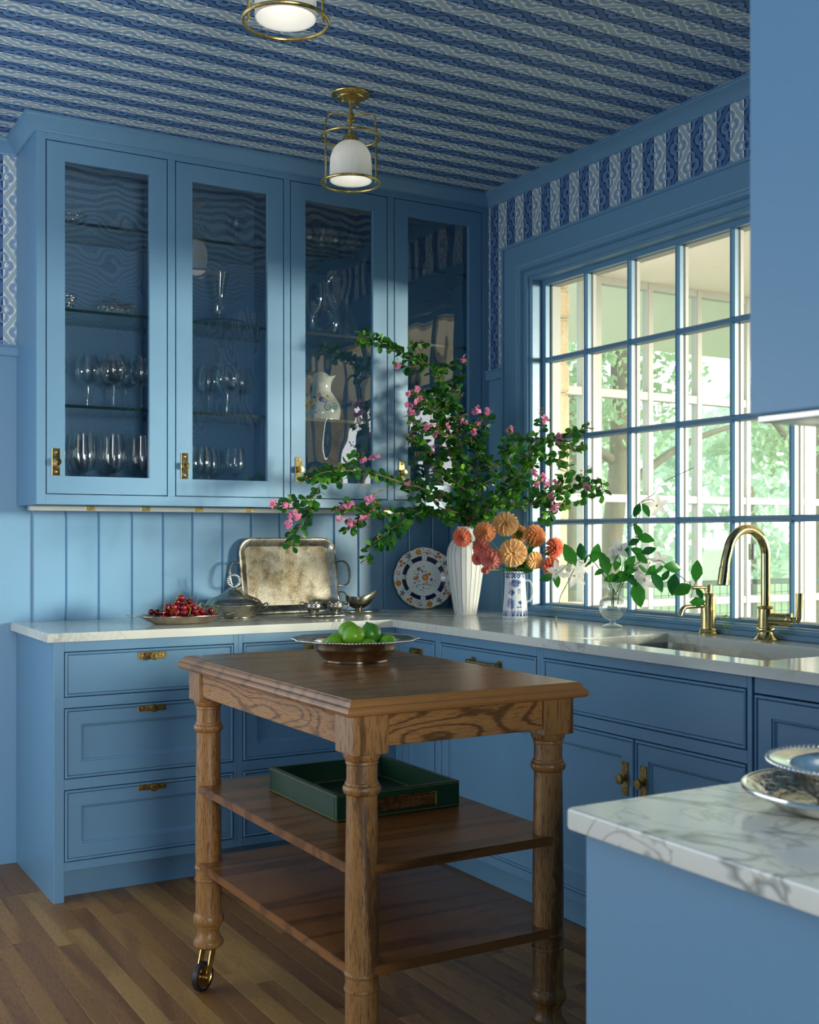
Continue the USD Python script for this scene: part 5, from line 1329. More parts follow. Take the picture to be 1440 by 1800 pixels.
flared('crystal_bowl', 'low fluted crystal dish at the right of the top shelf', (1.290, 4.38, SH[3]), [(0, .002), (.050, .002), (.056, .008), (.080, .030), (.088, .036)])
bx = thing('crystal_box', 'rectangular cut crystal box with a knobbed lid on the second shelf', 'box', loc=(1.270, 4.37, SH[2]))
obj('body', box(-.065, .065, -.036, .036, .001, .046, .006), 'cut_glass', bx, smooth=False)
obj('lid', box(-.067, .067, -.038, .038, .0465, .054, .003), 'cut_glass', bx, smooth=False)
obj('knob', cat_mesh([sphere((-.012, 0, .079), (.014, .012, .014), 2), cyl((-.012, 0, .053), (-.012, 0, .068), .006, 12)]), 'cut_glass', bx, smooth=True)
# ------------------------------------------------------------------ flowers: stem lines in metres
BR = {"low_left":[[[2.6403,4.05,1.3041],[2.6092,4.031,1.3298],[2.4869,4.012,1.3592],[2.4154,3.993,1.4239],[2.2988,3.974,1.451],[2.1743,3.955,1.4788],[2.0647,3.936,1.4905],[1.9794,3.917,1.4891],[1.9066,3.898,1.4484],[1.8714,3.879,1.3907],[1.8365,3.86,1.3339]],[[1.9809,3.92,1.4893],[1.9027,3.89,1.4762],[1.8161,3.86,1.4447]],[[1.8413,3.87,1.3899],[1.7733,3.855,1.3699],[1.6968,3.84,1.3457]],[[1.8468,3.86,1.3619],[1.813,3.8533,1.2966],[1.7695,3.8467,1.2412],[1.7564,3.84,1.2046]],[[2.0182,3.93,1.4908],[2.0344,3.93,1.5298],[2.067,3.93,1.5501]],[[1.9708,3.9,1.4026],[1.9865,3.91,1.4508],[1.9809,3.92,1.4893]]],"lower_left":[[[2.634,4.05,1.304],[2.5336,4.0283,1.3135],[2.4237,4.0067,1.343],[2.3051,3.985,1.3363],[2.2014,3.9633,1.32],[2.1447,3.9417,1.3485],[2.1551,3.92,1.3677]],[[2.4075,3.98,1.3423],[2.2907,3.96,1.3008],[2.1997,3.94,1.2509],[2.1329,3.92,1.2023],[2.0892,3.9,1.1449]],[[2.1829,3.93,1.3194],[2.1073,3.9133,1.3282],[2.0225,3.8967,1.3557],[1.9607,3.88,1.3356]],[[2.1055,3.91,1.3281],[2.0648,3.895,1.2987],[1.9925,3.88,1.2601]],[[2.2849,3.95,1.3007],[2.2355,3.9433,1.2411],[2.1978,3.9367,1.2019],[2.1606,3.93,1.2216]],[[2.4795,4.0,1.3588],[2.4037,3.9933,1.373],[2.341,3.9867,1.4021],[2.3487,3.98,1.4523]],[[2.4077,4.0,1.3732],[2.4315,4.0,1.4143],[2.5036,4.0,1.4156]],[[2.6215,4.05,1.3249],[2.55,4.035,1.3449],[2.4919,4.02,1.3954]],[[2.262,3.95,1.4393],[2.1773,3.94,1.4175],[2.1384,3.93,1.3774],[2.144,3.92,1.3384]],[[2.211,3.94,1.4476],[2.1384,3.93,1.4066],[2.089,3.92,1.4344]]],"tall_left":[[[2.6622,4.07,1.3044],[2.6653,4.0691,1.3679],[2.6333,4.0682,1.4623],[2.6077,4.0673,1.5773],[2.5698,4.0664,1.6806],[2.5446,4.0655,1.7628],[2.5317,4.0645,1.8454],[2.4945,4.0636,1.9156],[2.4455,4.0627,1.9533],[2.3496,4.0618,1.9765],[2.2556,4.0609,1.9993],[2.1636,4.06,2.0116]],[[2.2551,4.06,1.9991],[2.1977,4.06,2.0446],[2.141,4.06,2.0097]],[[2.3485,4.06,1.9762],[2.2988,4.055,2.0122],[2.2151,4.05,2.0045]],[[2.4499,4.07,1.9545],[2.3989,4.065,2.0117],[2.4439,4.06,2.0301]],[[2.462,4.07,1.9451],[2.3811,4.055,1.9269],[2.3135,4.04,1.9302]],[[2.4984,4.07,1.9166],[2.5658,4.06,1.9411],[2.6278,4.05,1.9707]],[[2.5229,4.07,1.8663],[2.5906,4.06,1.8801],[2.6215,4.05,1.902]],[[2.5351,4.07,1.8462],[2.4499,4.05,1.818],[2.3783,4.03,1.8115]],[[2.5413,4.07,1.7944],[2.4923,4.06,1.8424],[2.4983,4.05,1.8935]],[[2.5474,4.07,1.7634],[2.603,4.06,1.7865],[2.6215,4.05,1.8285]],[[2.5598,4.07,1.7222],[2.464,4.0533,1.7469],[2.3822,4.0367,1.7614],[2.3371,4.02,1.7168]],[[2.5721,4.07,1.681],[2.5003,4.0533,1.6971],[2.4298,4.0367,1.6718],[2.3606,4.02,1.6571]],[[2.5845,4.07,1.6501],[2.628,4.06,1.7038],[2.5842,4.05,1.7426]],[[2.597,4.07,1.6086],[2.4962,4.0467,1.6135],[2.4218,4.0233,1.5988],[2.3371,4.0,1.6344]],[[2.5783,4.07,1.6812],[2.5412,4.06,1.6996],[2.5349,4.05,1.7401],[2.5655,4.04,1.7928],[2.5715,4.03,1.8442]],[[2.5474,4.07,1.7634],[2.4962,4.0467,1.7791],[2.4577,4.0233,1.7233],[2.4795,4.0,1.6712]]],"mid_left":[[[2.6687,4.08,1.3046],[2.6552,4.0729,1.3678],[2.6129,4.0657,1.4723],[2.5711,4.0586,1.5755],[2.5297,4.0514,1.6672],[2.4948,4.0443,1.7478],[2.4903,4.0371,1.8191],[2.5224,4.03,1.8721]],[[2.6093,4.06,1.4719],[2.5328,4.0467,1.5111],[2.4638,4.0333,1.5496],[2.396,4.02,1.5671]],[[2.5657,4.05,1.5748],[2.488,4.0333,1.5711],[2.4178,4.0167,1.6084],[2.3605,4.0,1.6253]],[[2.5288,4.05,1.667],[2.4518,4.0333,1.6725],[2.3822,4.0167,1.6985],[2.3488,4.0,1.7258]],[[2.4921,4.04,1.7472],[2.5469,4.03,1.7804],[2.5774,4.02,1.8435]],[[2.4921,4.04,1.7472],[2.4347,4.025,1.7633],[2.4019,4.01,1.7803]],[[2.4921,4.04,1.8196],[2.5367,4.0333,1.8216],[2.5817,4.0267,1.7924],[2.5897,4.02,1.7402]],[[2.5657,4.05,1.5748],[2.6026,4.04,1.6277],[2.5838,4.03,1.6784]],[[2.5043,4.04,1.7065],[2.5405,4.02,1.7066],[2.5707,4.0,1.7168]],[[2.628,4.06,1.4198],[2.5574,4.0467,1.4493],[2.488,4.0333,1.4679],[2.4677,4.02,1.508]],[[2.5349,4.05,1.6361],[2.5746,4.035,1.6575],[2.6145,4.02,1.6686]]],"center":[[[2.6659,4.07,1.3045],[2.6757,4.056,1.41],[2.6917,4.042,1.5154],[2.6761,4.028,1.6194],[2.6605,4.014,1.6806],[2.6763,4.0,1.7221]],[[2.6904,4.04,1.5153],[2.6145,4.02,1.5538],[2.5892,4.0,1.6141]],[[2.6708,4.02,1.6186],[2.7015,4.0,1.6709],[2.7005,3.98,1.7425]],[[2.6579,4.01,1.6802],[2.6106,3.995,1.708],[2.5762,3.98,1.7153]],[[2.6904,4.04,1.5153],[2.7336,4.01,1.5572],[2.7512,3.98,1.5351]],[[2.678,4.05,1.431],[2.7195,4.0267,1.4627],[2.7673,4.0033,1.4945],[2.7132,3.98,1.5235]],[[2.6717,4.05,1.4097],[2.5859,4.0333,1.4599],[2.5262,4.0167,1.4888],[2.4795,4.0,1.4664]],[[2.6837,4.03,1.5567],[2.6989,4.015,1.6089],[2.6387,4.0,1.6264]],[[2.678,4.05,1.4626],[2.6178,4.025,1.4916],[2.5646,4.0,1.5201]]],"center_low":[[[2.6659,4.07,1.3045],[2.6695,4.0275,1.346],[2.6913,3.985,1.3873],[2.7253,3.9425,1.4075],[2.7335,3.9,1.4684]],[[2.7015,4.0,1.3878],[2.7097,3.975,1.3455],[2.6802,3.95,1.3032]],[[2.6659,4.07,1.3045],[2.6319,4.0467,1.367],[2.5672,4.0233,1.3967],[2.4795,4.0,1.4049]],[[2.7305,3.95,1.4078],[2.7335,3.9,1.3857],[2.7484,3.85,1.3641]],[[2.6723,4.07,1.3151],[2.687,4.035,1.3042],[2.7268,4.0,1.3146]],[[2.691,4.06,1.3469],[2.646,4.03,1.3877],[2.6763,4.0,1.4083]],[[2.634,4.05,1.3671],[2.5929,4.025,1.3243],[2.5279,4.0,1.3028]]],"right_up":[[[2.67,4.0666,1.3044],[2.68,3.9314,1.365],[2.69,3.8557,1.3941],[2.7,3.7822,1.4627],[2.71,3.7278,1.5406],[2.72,3.6746,1.6171],[2.73,3.6388,1.674],[2.74,3.6603,1.7208]],[[2.7,3.7822,1.4627],[2.7,3.817,1.5453],[2.7,3.8522,1.6085],[2.7,3.8083,1.6562]],[[2.72,3.7416,1.5417],[2.71,3.7963,1.5849],[2.7,3.8522,1.5677]],[[2.73,3.7215,1.5909],[2.7375,3.6325,1.605],[2.745,3.5623,1.6102],[2.7525,3.4635,1.6321],[2.76,3.398,1.6462]],[[2.73,3.7383,1.5619],[2.74,3.6521,1.5571],[2.75,3.5688,1.533],[2.76,3.5346,1.5605]],[[2.74,3.5558,1.6095],[2.75,3.4909,1.5861],[2.76,3.4278,1.5728]],[[2.73,3.6881,1.6185],[2.72,3.7416,1.6319],[2.71,3.779,1.614]],[[2.72,3.7416,1.5417],[2.735,3.6783,1.5089],[2.75,3.6328,1.5169]]],"right_low":[[[2.67,4.0474,1.3042],[2.6857,3.8853,1.3641],[2.7014,3.767,1.3617],[2.7171,3.6707,1.3647],[2.7329,3.6102,1.3782],[2.7486,3.5355,1.4055],[2.7643,3.4481,1.4315],[2.78,3.3494,1.4376]],[[2.7,3.765,1.3616],[2.705,3.8241,1.4239],[2.71,3.8136,1.4845]],[[2.73,3.6881,1.3652],[2.735,3.7283,1.4213],[2.74,3.685,1.4597]],[[2.74,3.6196,1.3785],[2.74,3.6035,1.3292],[2.74,3.6358,1.3051]],[[2.74,3.6196,1.3785],[2.75,3.5688,1.3579],[2.76,3.5346,1.3573]],[[2.76,3.5502,1.4061],[2.7633,3.5388,1.464],[2.7667,3.5275,1.5022],[2.77,3.5631,1.5236]],[[2.77,3.4552,1.4319],[2.77,3.4104,1.4019],[2.77,3.4552,1.3747]],[[2.77,3.4552,1.4319],[2.77,3.4252,1.4782],[2.77,3.4178,1.4873]],[[2.78,3.3494,1.4376],[2.78,3.335,1.3997],[2.78,3.3639,1.4006]],[[2.73,3.6881,1.3652],[2.74,3.6521,1.409],[2.75,3.5846,1.4265]],[[2.7,3.817,1.4033],[2.71,3.7618,1.442],[2.72,3.7416,1.4816]],[[2.76,3.5502,1.4061],[2.765,3.4946,1.4525],[2.77,3.4552,1.4701]]]}
PK = {"mid_left":[[2.4336,4.0133,1.6803],[2.5279,4.0,1.6889],[2.4859,4.03,1.6532]],"low_left":[[1.6684,3.82,1.3584],[1.7224,3.82,1.3501],[1.7521,3.835,1.3234],[1.7404,3.8267,1.2777],[1.7683,3.8333,1.3053],[2.0858,3.91,1.5323]],"lower_left":[[1.9611,3.86,1.307],[1.9855,3.8767,1.35],[2.01,3.8767,1.3598],[2.0596,3.875,1.308],[2.086,3.89,1.3132],[2.0166,3.875,1.2887],[2.111,3.91,1.3784],[2.1329,3.92,1.547],[2.3138,3.96,1.4458],[2.4855,4.0,1.3999]],"tall_left":[[2.3021,4.02,1.9167],[2.3841,4.01,1.8301],[2.3488,4.01,1.8076],[2.396,4.01,1.7952],[2.3723,4.01,1.7837],[2.3469,4.0167,1.7626],[2.3586,4.0167,1.7379],[2.4297,4.0167,1.6855],[2.5327,4.0464,1.6617],[2.4598,4.0267,1.5851],[2.6148,4.03,1.9692]],"center":[[2.5852,3.975,1.7102],[2.6371,3.96,1.7663],[2.6442,3.98,1.752],[2.6629,3.98,1.7093],[2.6907,3.96,1.7537],[2.6448,3.994,1.67]],"right_up":[[2.688,3.7914,1.6674],[2.718,3.6066,1.6903],[2.733,3.531,1.6219],[2.728,3.5168,1.6014]],"right_low":[[2.728,3.6854,1.4892],[2.728,3.628,1.4767],[2.728,3.6688,1.4439],[2.738,3.6169,1.4471],[2.738,3.5611,1.44],[2.7209,3.5784,1.3917],[2.738,3.5611,1.3527],[2.738,3.5849,1.363],[2.758,3.3956,1.4247]]}
DH = [[2.449, 3.7801, 1.235, 0.032, "coral", -0.5, -0.25, "coral dahlia hanging in front of the striped vase, leftmost of the bunch"], [2.5475, 3.7687, 1.2549, 0.0356, "orange", -0.25, 0.1, "orange dahlia at the upper left of the bunch"], [2.6415, 3.76, 1.2887, 0.0426, "peach", -0.05, 0.35, "pale peach dahlia at the top of the bunch"], [2.7428, 3.805, 1.2507, 0.0297, "orange", 0.2, 0.2, "orange dahlia turned away, showing its green back, behind the top one"], [2.7542, 3.7172, 1.2416, 0.0383, "orange", 0.45, 0.2, "peach-orange dahlia at the upper right, just right of the turned-away one"], [2.5304, 3.7672, 1.1972, 0.0311, "pink", -0.5, -0.05, "pinkish dahlia, upper one of the pink pair at the left"], [2.5516, 3.7315, 1.151, 0.0364, "pink", -0.3, -0.3, "large pinkish dahlia, lower one of the pink pair at the left"], [2.5281, 3.7917, 1.1525, 0.0223, "pink", -0.9, -0.1, "small pinkish dahlia at the far left edge beside the pink pair"], [2.6201, 3.6798, 1.1755, 0.0452, "peach", 0, -0.1, "large pale peach dahlia at the front centre of the bunch"], [2.7163, 3.6698, 1.146, 0.0289, "yellow", 0.35, -0.15, "yellowish dahlia low at the right of the front centre one"], [2.8099, 3.6614, 1.1945, 0.0348, "coral", 0.75, -0.05, "coral dahlia at the far right of the bunch, upper of two"], [2.7761, 3.6464, 1.1257, 0.0312, "coral", 0.5, -0.55, "coral dahlia at the far right of the bunch, lower of two"], [2.5438, 3.7593, 1.1063, 0.0144, "pink", -0.2, -0.8, "small pink dahlia bud under the large pink one"]]
VLF = [[2.78, 3.1484, 1.3326, 0.0557, 250, "r"], [2.78, 3.1009, 1.3337, 0.0552, -60, "r"], [2.76, 3.1198, 1.2597, 0.0622, 110, "r"], [2.76, 3.0815, 1.2338, 0.0639, -10, "r"], [2.76, 3.1436, 1.2196, 0.0463, 200, "r"], [2.7435, 3.1884, 1.0958, 0.0746, 200, "c"], [2.7138, 3.2058, 1.0917, 0.0606, 190, "c"], [2.76, 3.1198, 1.1857, 0.0553, 150, "r"], [2.76, 3.1021, 1.1639, 0.055, -40, "r"], [2.76, 3.0353, 1.1257, 0.0769, 30, "r"], [2.76, 3.0211, 1.0849, 0.0811, -60, "r"], [2.7942, 3.1587, 1.035, 0.0979, -80, "c"], [2.7732, 3.171, 1.0877, 0.0653, -50, "c"], [2.76, 2.9456, 1.1357, 0.071, -5, "r"], [2.76, 2.9429, 1.078, 0.0753, -100, "r"], [2.76, 2.8966, 1.0625, 0.0702, 205, "r"], [2.76, 2.8329, 1.1252, 0.0735, 85, "r"], [2.76, 2.8199, 1.0524, 0.0431, -60, "r"], [2.76, 2.8277, 1.0239, 0.0562, 5, "r"], [2.6997, 3.2765, 1.1801, 0.0756, 70, "l"], [2.6928, 3.2181, 1.1444, 0.0886, 100, "c"], [2.692, 3.418, 1.1699, 0.0923, 120, "l"], [2.6953, 3.3555, 1.1833, 0.0672, 100, "l"], [2.6973, 3.3187, 1.1527, 0.0571, 60, "l"], [2.6853, 3.5482, 1.0836, 0.0647, 20, "l"], [2.6882, 3.492, 1.0746, 0.0591, -80, "l"], [2.768, 3.174, 1.1444, 0.0653, 60, "c"], [2.7558, 3.1812, 1.189, 0.0559, 120, "c"], [2.76, 3.067, 1.1903, 0.0546, 20, "r"], [2.7295, 3.1966, 1.1444, 0.0606, 80, "c"], [2.7008, 3.2557, 1.1129, 0.047, 200, "l"], [2.76, 2.9816, 1.1057, 0.0447, 60, "r"], [2.7732, 3.171, 1.1242, 0.0699, 30, "c"], [2.76, 3.0903, 1.1263, 0.0503, -30, "r"]]
VFL = [[2.7348, 3.1935, 1.1931, 0.0345, "c"], [2.697, 3.3248, 1.1297, 0.0332, "l"], [2.6937, 3.3865, 1.0948, 0.0378, "l"], [2.7995, 3.1556, 1.1282, 0.0365, "c"], [2.8117, 3.1484, 1.0836, 0.0405, "c"], [2.78, 3.0401, 1.3463, 0.0335, "r"], [2.6883, 3.4887, 1.1111, 0.0342, "l"], [2.76, 3.0097, 1.1577, 0.0274, "r"], [2.7208, 3.2017, 1.1687, 0.0243, "c"]]
VST = {"l": [[[2.7173, 3.2037, 1.0431], [2.7017, 3.241, 1.1031], [2.6983, 3.3006, 1.153], [2.6933, 3.3928, 1.1513], [2.6917, 3.4244, 1.1402], [2.6875, 3.5051, 1.0914], [2.685, 3.5549, 1.0834]], [[2.6933, 3.3928, 1.1198], [2.5721, 3.2887, 1.0634], [2.6892, 3.4725, 1.0112], [2.6887, 3.4822, 0.9681], [2.688, 3.4953, 0.9202]]], "c": [[[2.7243, 3.1996, 0.9823], [2.726, 3.1986, 1.033], [2.7383, 3.1914, 1.1039], [2.7558, 3.1812, 1.1647], [2.7732, 3.171, 1.2052]], [[2.7138, 3.2058, 0.9924], [2.7103, 3.2078, 1.0431], [2.6945, 3.217, 1.1242], [2.6858, 3.2222, 1.1546]], [[2.7313, 3.1955, 0.9985], [2.7383, 3.1914, 1.0431], [2.7645, 3.1761, 1.1039], [2.7995, 3.1556, 1.1242]]], "r": [[[2.7278, 3.1976, 1.0026], [2.7313, 3.1955, 1.0431], [2.76, 3.1859, 1.124], [2.76, 3.1616, 1.2054], [2.78, 3.1906, 1.2661], [2.78, 3.1724, 1.3168], [2.78, 3.1245, 1.3622], [2.78, 3.0602, 1.3884], [2.78, 3.0259, 1.4227], [2.78, 2.8667, 1.4698]], [[2.76, 3.1859, 1.1138], [2.76, 3.0962, 1.1561], [2.76, 3.0097, 1.1577], [2.76, 2.9401, 1.1204], [2.76, 2.8859, 1.0933], [2.9569, 3.0634, 1.0532], [2.76, 2.8329, 1.0951]], [[2.9569, 3.0634, 1.0634], [2.9866, 3.046, 1.0431], [2.9744, 3.0532, 1.0127]], [[2.78, 3.1245, 1.3622], [2.78, 3.0747, 1.3689], [2.78, 3.0458, 1.3524]], [[2.78, 3.1785, 1.2762], [2.78, 3.1424, 1.2962], [2.78, 3.1334, 1.3262]]]}
VTR = [[2.8728, 3.7468, 0.918], [2.8074, 3.7095, 0.918], [2.8035, 3.7493, 0.918], [2.6676, 3.6111, 0.918], [2.608, 3.5773, 0.918], [2.5462, 3.5466, 0.918], [2.3949, 3.3842, 0.918], [2.3516, 3.3506, 0.918], [2.4004, 3.4413, 0.918]]
# ------------------------------------------------------------------ flowers: building them
GR = random.Random(11)
def unitv(v): v = np.asarray(v, float); return v/(np.linalg.norm(v)+1e-12)
def leaf_mesh(base, d, nrm, L, wd, fold=.18, curl=.12, obov=True):
    d = unitv(d); n = unitv(np.asarray(nrm)-d*np.dot(nrm, d)); s = np.cross(n, d)
    ts = [0, .16, .42, .70, .90, 1.0]
    ws = [0.03, .28, .78, 1.0, .62, 0.0] if obov else [0.03, .52, 1.0, .80, .36, 0.0]
    v = []; f = []
    for t, w in zip(ts, ws):
        c = np.asarray(base)+d*(L*t)-n*(curl*L*t*t)
        h = w*wd*L*.5
        v += [c+s*h+n*(fold*h), c, c-s*h+n*(fold*h)]
    for k in range(len(ts)-1):
        a = 3*k
        f += [[a, a+1, a+4], [a, a+4, a+3], [a+1, a+2, a+5], [a+1, a+5, a+4]]
    return (np.array(v), np.array(f))
def resample(sp, step):
    seg = np.r_[0, np.cumsum(np.linalg.norm(np.diff(sp, axis=0), axis=1))]
    ds = np.arange(step*.6, seg[-1], step)
    P = np.stack([np.interp(ds, seg, sp[:, k]) for k in range(3)], 1)
    T = np.gradient(sp, axis=0); T /= np.linalg.norm(T, axis=1, keepdims=True)+1e-9
    return P, np.stack([np.interp(ds, seg, T[:, k]) for k in range(3)], 1), ds/seg[-1]
def blossom_mesh(c, R, k, petal, rs):
    ms = []
    for i in range(k):
        p = np.asarray(c)+np.array([rs.gauss(0, 1), rs.gauss(0, 1), rs.gauss(0, 1)])*R*.42
        n = unitv([rs.gauss(0, 1), rs.gauss(-.6, 1), rs.gauss(.3, 1)]); a = unitv(np.cross(n, [rs.gauss(0, 1), rs.gauss(0, 1), rs.gauss(0, 1)])); b_ = np.cross(n, a)
        m = 9; r = petal*rs.uniform(.75, 1.2); v = [p]
        for q in range(m):
            th = 2*PI*q/m; rr_ = r*(1+.22*math.sin(3*th+i)); v.append(p+(a*math.cos(th)+b_*math.sin(th))*rr_+n*r*.35*math.sin(4*th+i*1.3))
        ms.append((np.array(v), np.array([[0, 1+q, 1+(q+1) % m] for q in range(m)])))
    return cat_mesh(ms)
BLAB = {'low_left': 'long flowering branch arching low to the far left of the striped vase', 'lower_left': 'leafy branch drooping left from the striped vase toward the floral plate', 'tall_left': 'tallest flowering branch, rising up-left from the striped vase before the cabinet doors', 'mid_left': 'dense leafy branch rising left of centre from the striped vase', 'center': 'upright flowering branch in the middle of the striped vase', 'center_low': 'short leafy branch low in the centre of the striped vase', 'right_up': 'flowering branch rising to the right of the striped vase before the window', 'right_low': 'flowering branch reaching far right from the striped vase across the window'}
mouth = np.array([2.657, 4.073, WT+.30])
for bi_, (key, lines) in enumerate(BR.items()):
    t = thing('flowering_branch', BLAB[key], 'branch', 'pink flowering branches in the striped vase')
    main = np.array(lines[0]); off = np.array([.012*math.cos(bi_*2.4), .012*math.sin(bi_*2.4), 0])
    main = np.vstack([mouth+off*.6-[0, 0, .12], mouth+off+[0, 0, .055], main[1:]])
    sp0 = spline(main, 60)
    stems = [tube(sp0, np.linspace(.0036, .0012, len(sp0)), 7)]
    runs = [(sp0, 1)]
    for tw in lines[1:]:
        q = np.array(tw); j = np.argmin(np.linalg.norm(np.vstack([r[0] for r in runs])-q[0], axis=1)); q[0] = np.vstack([r[0] for r in runs])[j]
        s2 = spline(q, 24); stems.append(tube(s2, np.linspace(.0017, .0007, len(s2)), 5)); runs.append((s2, 0))
    obj('stem', cat_mesh(stems), 'twig', t, smooth=50)
    nl = 0
    for s2, ismain in runs:
        P, T, fr = resample(s2, .0115 if ismain else .0092)
        for i, (p, tg, u) in enumerate(zip(P, T, fr)):
            if p[2] < WT+.385 and math.hypot(p[0]-VC[0], p[1]-VC[1]) < .10: continue
            if ismain and (u < .42 and GR.random() < .45): continue
            for sd in ((-1, 1) if GR.random() < .62 else (GR.choice((-1, 1)),)):
                if nl >= 290: break
                up = unitv(np.array([0, 0, 1.0])+.7*(-CF)+np.array([GR.gauss(0, .35) for _ in range(3)]))
                side = unitv(np.cross(tg, up))*sd
                d = unitv(side*GR.uniform(.6, 1.0)+tg*GR.uniform(.2, .8)+np.array([0, 0, GR.uniform(-.35, .25)])+np.array([GR.gauss(0, .25) for _ in range(3)]))
                L = GR.uniform(.027, .043)*(1.0 if u < .85 else .8)
                base = p+d*.003
                if base[0]+d[0]*L > 2.845: d[0] = -abs(d[0]); d = unitv(d)
                nm_ = unitv(-CF*GR.uniform(.3, 1.0)+np.array([0, 0, GR.uniform(.2, 1.0)])+np.array([GR.gauss(0, .45) for _ in range(3)]))
                r_ = GR.random()
                obj('leaf', leaf_mesh(base, d, nm_, L, GR.uniform(.62, .74)), 'leaf_green' if r_ < .55 else 'leaf_deep' if r_ < .85 else 'leaf_bright', t, smooth=True); nl += 1
        # seed heads and buds at the tip
        if not ismain or True:
            e = s2[-1]; bs = []
            for k in range(GR.randint(4, 9)):
                q = e+np.array([GR.gauss(0, .011), GR.gauss(0, .008), GR.gauss(.004, .011)])
                bs.append(sphere(q, GR.uniform(.0017, .0032), 1)); bs.append(tube([e-(s2[-1]-s2[-2])*.3, q], .0004, 3, caps=False))
            obj('bud_cluster', cat_mesh(bs), 'seed_head', t, smooth=True)
    for c in PK.get(key, []):
        obj('blossom', blossom_mesh(c, .017*GR.uniform(.7, 1.15), GR.randint(7, 12), .0085, GR), 'pink_petal', t, smooth=True, label='pink ruffled blossom')

# dahlias
def dahlia(x, y, z, r, kind, fu, fv, label):
    r = r*1.14
    t = thing('dahlia', label, 'flower', 'dahlias in the blue and white pitcher')
    n = unitv(-CF+CR*fu*1.4+np.array([0, 0, fv*1.4]))
    if 'turned away' in label: n = unitv(CF*.9+CR*.3+np.array([0, 0, .35]))
    a = unitv(np.cross(n, [0, 0, 1.0])); b_ = np.cross(n, a)
    C = np.array([x, y, z])
    ball = kind in ('coral', 'orange', 'pink'); depth_ = .85 if ball else .55
    rings = 9; vs = []; fs = []; k0 = 0
    for ri in range(rings):
        ph = (12+ri*(108 if ball else 92)/(rings-1))*PI/180
        cnt = int(5+ri*2.1); L = r*(.55+.5*min(1, ri/4.5))
        for q in range(cnt):
            th = 2*PI*(q+.5*(ri % 2))/cnt+GR.gauss(0, .05)
            sd = a*math.cos(th)+b_*math.sin(th)
            d = unitv(sd*math.sin(ph)+n*math.cos(ph)*depth_)
            nn = unitv(n*math.sin(ph)-sd*math.cos(ph)*.8); s_ = np.cross(nn, d)
            w = (2.0*PI*r*math.sin(max(ph, .35))/cnt)*.62 if ri > 1 else r*.16
            w = min(w, r*.30)
            b0 = C+d*L*.18
            for tt_, ww, hh in ((0, .45, 0), (.45, 1.0, .10), (.82, 1.12, .06), (1.0, .62, -.02)):
                c = b0+d*L*.85*tt_+nn*(-.10*r*tt_*tt_)
                vs += [c+s_*w*.5*ww+nn*w*.34*ww, c+nn*hh*r*0, c-s_*w*.5*ww+nn*w*.34*ww]
            for j in range(3):
                o = k0+3*j; fs += [[o, o+1, o+4], [o, o+4, o+3], [o+1, o+2, o+5], [o+1, o+5, o+4]]
            k0 += 12
    obj('petals', (np.array(vs), np.array(fs)), {'coral': 'dahlia_coral', 'orange': 'dahlia_orange', 'peach': 'dahlia_peach', 'yellow': 'dahlia_peach', 'pink': 'dahlia_pink'}[kind], t, smooth=True)
    obj('heart', sphere(C+n*r*.22*depth_, r*.20, 1), 'dahlia_heart' if not ball else {'coral': 'dahlia_coral', 'orange': 'dahlia_orange', 'pink': 'dahlia_pink'}[kind], t, smooth=True)
    cal = []
    for q in range(8):
        th = 2*PI*q/8; sd = a*math.cos(th)+b_*math.sin(th)
        cal.append(leaf_mesh(C-n*r*.12, sd-n*.35, -n, r*.62, .5, obov=False))
    cal.append(sphere(C-n*r*.16, r*.22, 1))
    obj('calyx', cat_mesh(cal), 'leaf_bright', t, smooth=True)
    m = np.array([PC[0], PC[1], WT+.178])+CR*GR.uniform(-.018, .018)+CF*GR.uniform(-.015, .02)
    st_ = spline([C-n*r*.2, C-n*r*.9+[0, 0, -.01], .5*(C+m)+np.array([0, 0, .0])-n*.01, m, m+[0, 0, -.07]], 30)
    obj('stem', tube(st_, .0021, 7), 'green_stem', t, smooth=60)
    return t, C, m
for k, d in enumerate(DH):
    t, C, m = dahlia(*d)
    if k in (2, 3, 4, 8, 9, 10, 11):
        for q in range(6):
            u = .18+.11*q
            b0 = m*(1-u)+C*u; dd_ = unitv(CR*GR.uniform(-1, 1)+np.array([0, 0, GR.uniform(-.1, .8)])-CF*GR.uniform(-.2, .9))
            obj('leaf', leaf_mesh(b0, dd_, unitv(-CF+np.array([0, 0, .7])), GR.uniform(.035, .055), .45, obov=False), GR.choice(['leaf_bright', 'leaf_green', 'leaf_green']), t, smooth=True)

# white-flowered vine in the glass vase
names = {'l': ('vine', 'white-flowered vine trailing left from the glass vase down to the marble'), 'c': ('vine', 'white-flowered vine bunched over the mouth of the glass vase'), 'r': ('vine', 'white-flowered vine climbing right from the glass vase toward the filter tap')}
VG = {}
for g_, (nm, lb_) in names.items():
    VG[g_] = thing(nm, lb_, 'vine', 'white-flowered vines in the glass vase')
    ms = []
    for s in VST[g_]:
        q = np.array(s)
        if s is VST[g_][0]: q = np.vstack([[GC[0]+.004, GC[1], WT+.06], [GC[0]+.002, GC[1], WT+.135], q[1:]])
        sp = spline(q, 40); ms.append(tube(sp, np.linspace(.0018, .0009, len(sp)), 6))
    if g_ == 'l': ms.append(tube(spline(np.vstack([np.array(VST['l'][1][-1]), VTR]), 60), .0009, 5))
    obj('stem', cat_mesh(ms), 'green_stem', VG[g_], smooth=60)
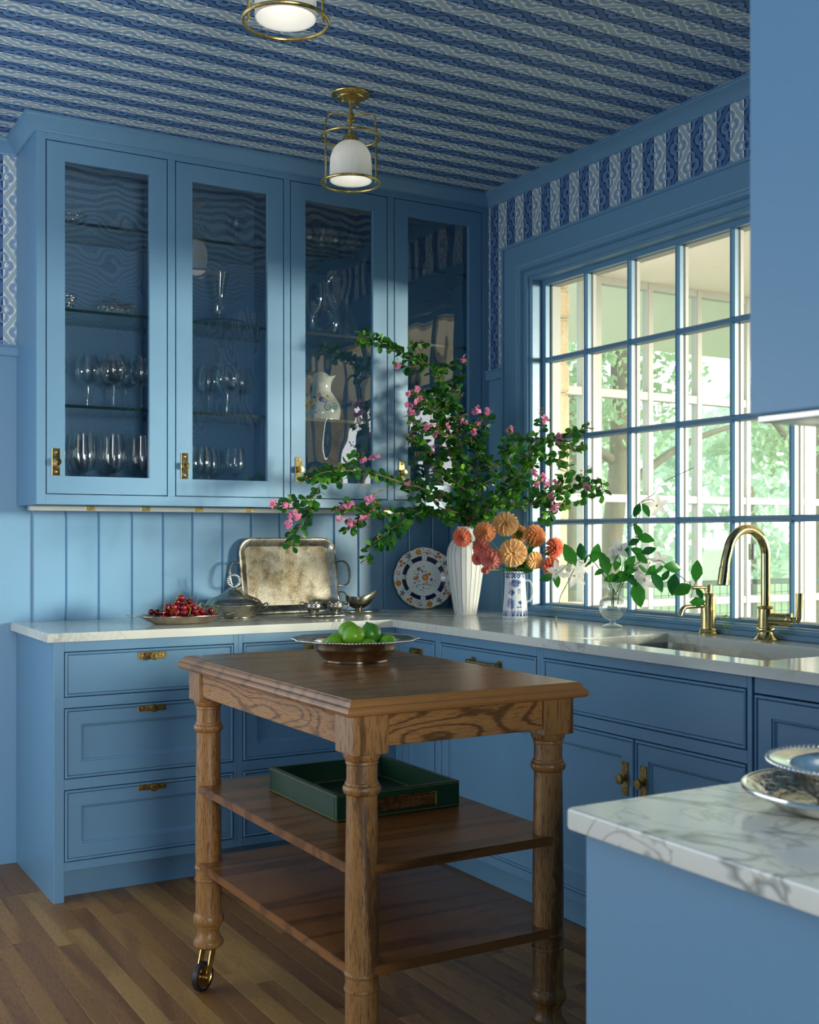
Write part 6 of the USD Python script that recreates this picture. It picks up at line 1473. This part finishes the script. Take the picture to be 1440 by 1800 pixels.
for x, y, z, L, ang, g_ in VLF:
    a = math.radians(ang); d = CR*math.cos(a)+np.array([0, 0, math.sin(a)])+CF*GR.uniform(-.45, .25)
    n = unitv(-CF+np.array([0, 0, GR.uniform(.0, .7)])+CR*GR.uniform(-.5, .5))
    c = np.array([x, y, z])-unitv(d)*L*.5
    obj('leaf', leaf_mesh(c, d, n, L, GR.uniform(.50, .62), .22, .16, obov=False), 'vine_leaf_deep' if GR.random() < .35 else 'vine_leaf', VG[g_], smooth=True)
    # leaf stalk back to the nearest stem
    allp = np.vstack([spline(np.array(s), 40) for s in VST[g_]]); j = allp[np.argmin(np.linalg.norm(allp-c, axis=1))]
    obj('stalk', tube(spline([j, .5*(j+c)+[0, 0, .004], c], 10), .0008, 5), 'green_stem', VG[g_], smooth=60)
def trumpet(c, r, n):
    a = unitv(np.cross(n, [.2, .1, 1.0])); b_ = np.cross(n, a); ms = []
    for q in range(5):
        th = 2*PI*q/5; sd = a*math.cos(th)+b_*math.sin(th)
        ms.append(leaf_mesh(c-n*r*.15, sd+n*.30, n, r*1.2, .55, .15, .3, obov=False))
    tb = [(r*.30, 0), (r*.22, -r*.4), (r*.13, -r*.9), (r*.07, -r*1.3)]
    R = np.stack([a, b_, n], 1)
    ms.append(move(lathe(tb, 12), c-n*r*.1, R))
    return cat_mesh(ms)
for x, y, z, r, g_ in VFL:
    n = unitv(-CF+CR*GR.uniform(-.8, .8)+np.array([0, 0, GR.uniform(-.7, .4)]))
    c = np.array([x, y, z]); f_ = obj('flower', trumpet(c, r, n), 'white_petal', VG[g_], smooth=True, label='white five-petalled flower')
    obj('throat', sphere(c-n*r*.1, r*.14, 1), 'bud_cream', f_, smooth=True)
bp = np.array(VST['l'][1][-1]); 
obj('bud', tube([bp+[0, 0, .02], bp+[0, 0, .0], bp+[.002, 0, -.02], bp+[.003, 0, -.042]], [.001, .0055, .0045, .0008], 8), 'bud_cream', VG['l'], smooth=True)
sg = thing('sprig', 'tiny green sprig on the marble between the two brass taps', 'sprig')
b0 = np.array([2.84, 2.765, WT+.001]); sp = spline([b0, b0+[-.004, .006, .02], b0+[-.010, .012, .045], b0+[-.012, .018, .065]], 20)
obj('stem', tube(sp, .0009, 5), 'green_stem', sg)
for k in range(5): obj('leaf', leaf_mesh(sp[4+3*k], CR*(-1)**k+[0, 0, .6], -CF, .016, .4, obov=False), 'leaf_bright', sg, smooth=True)
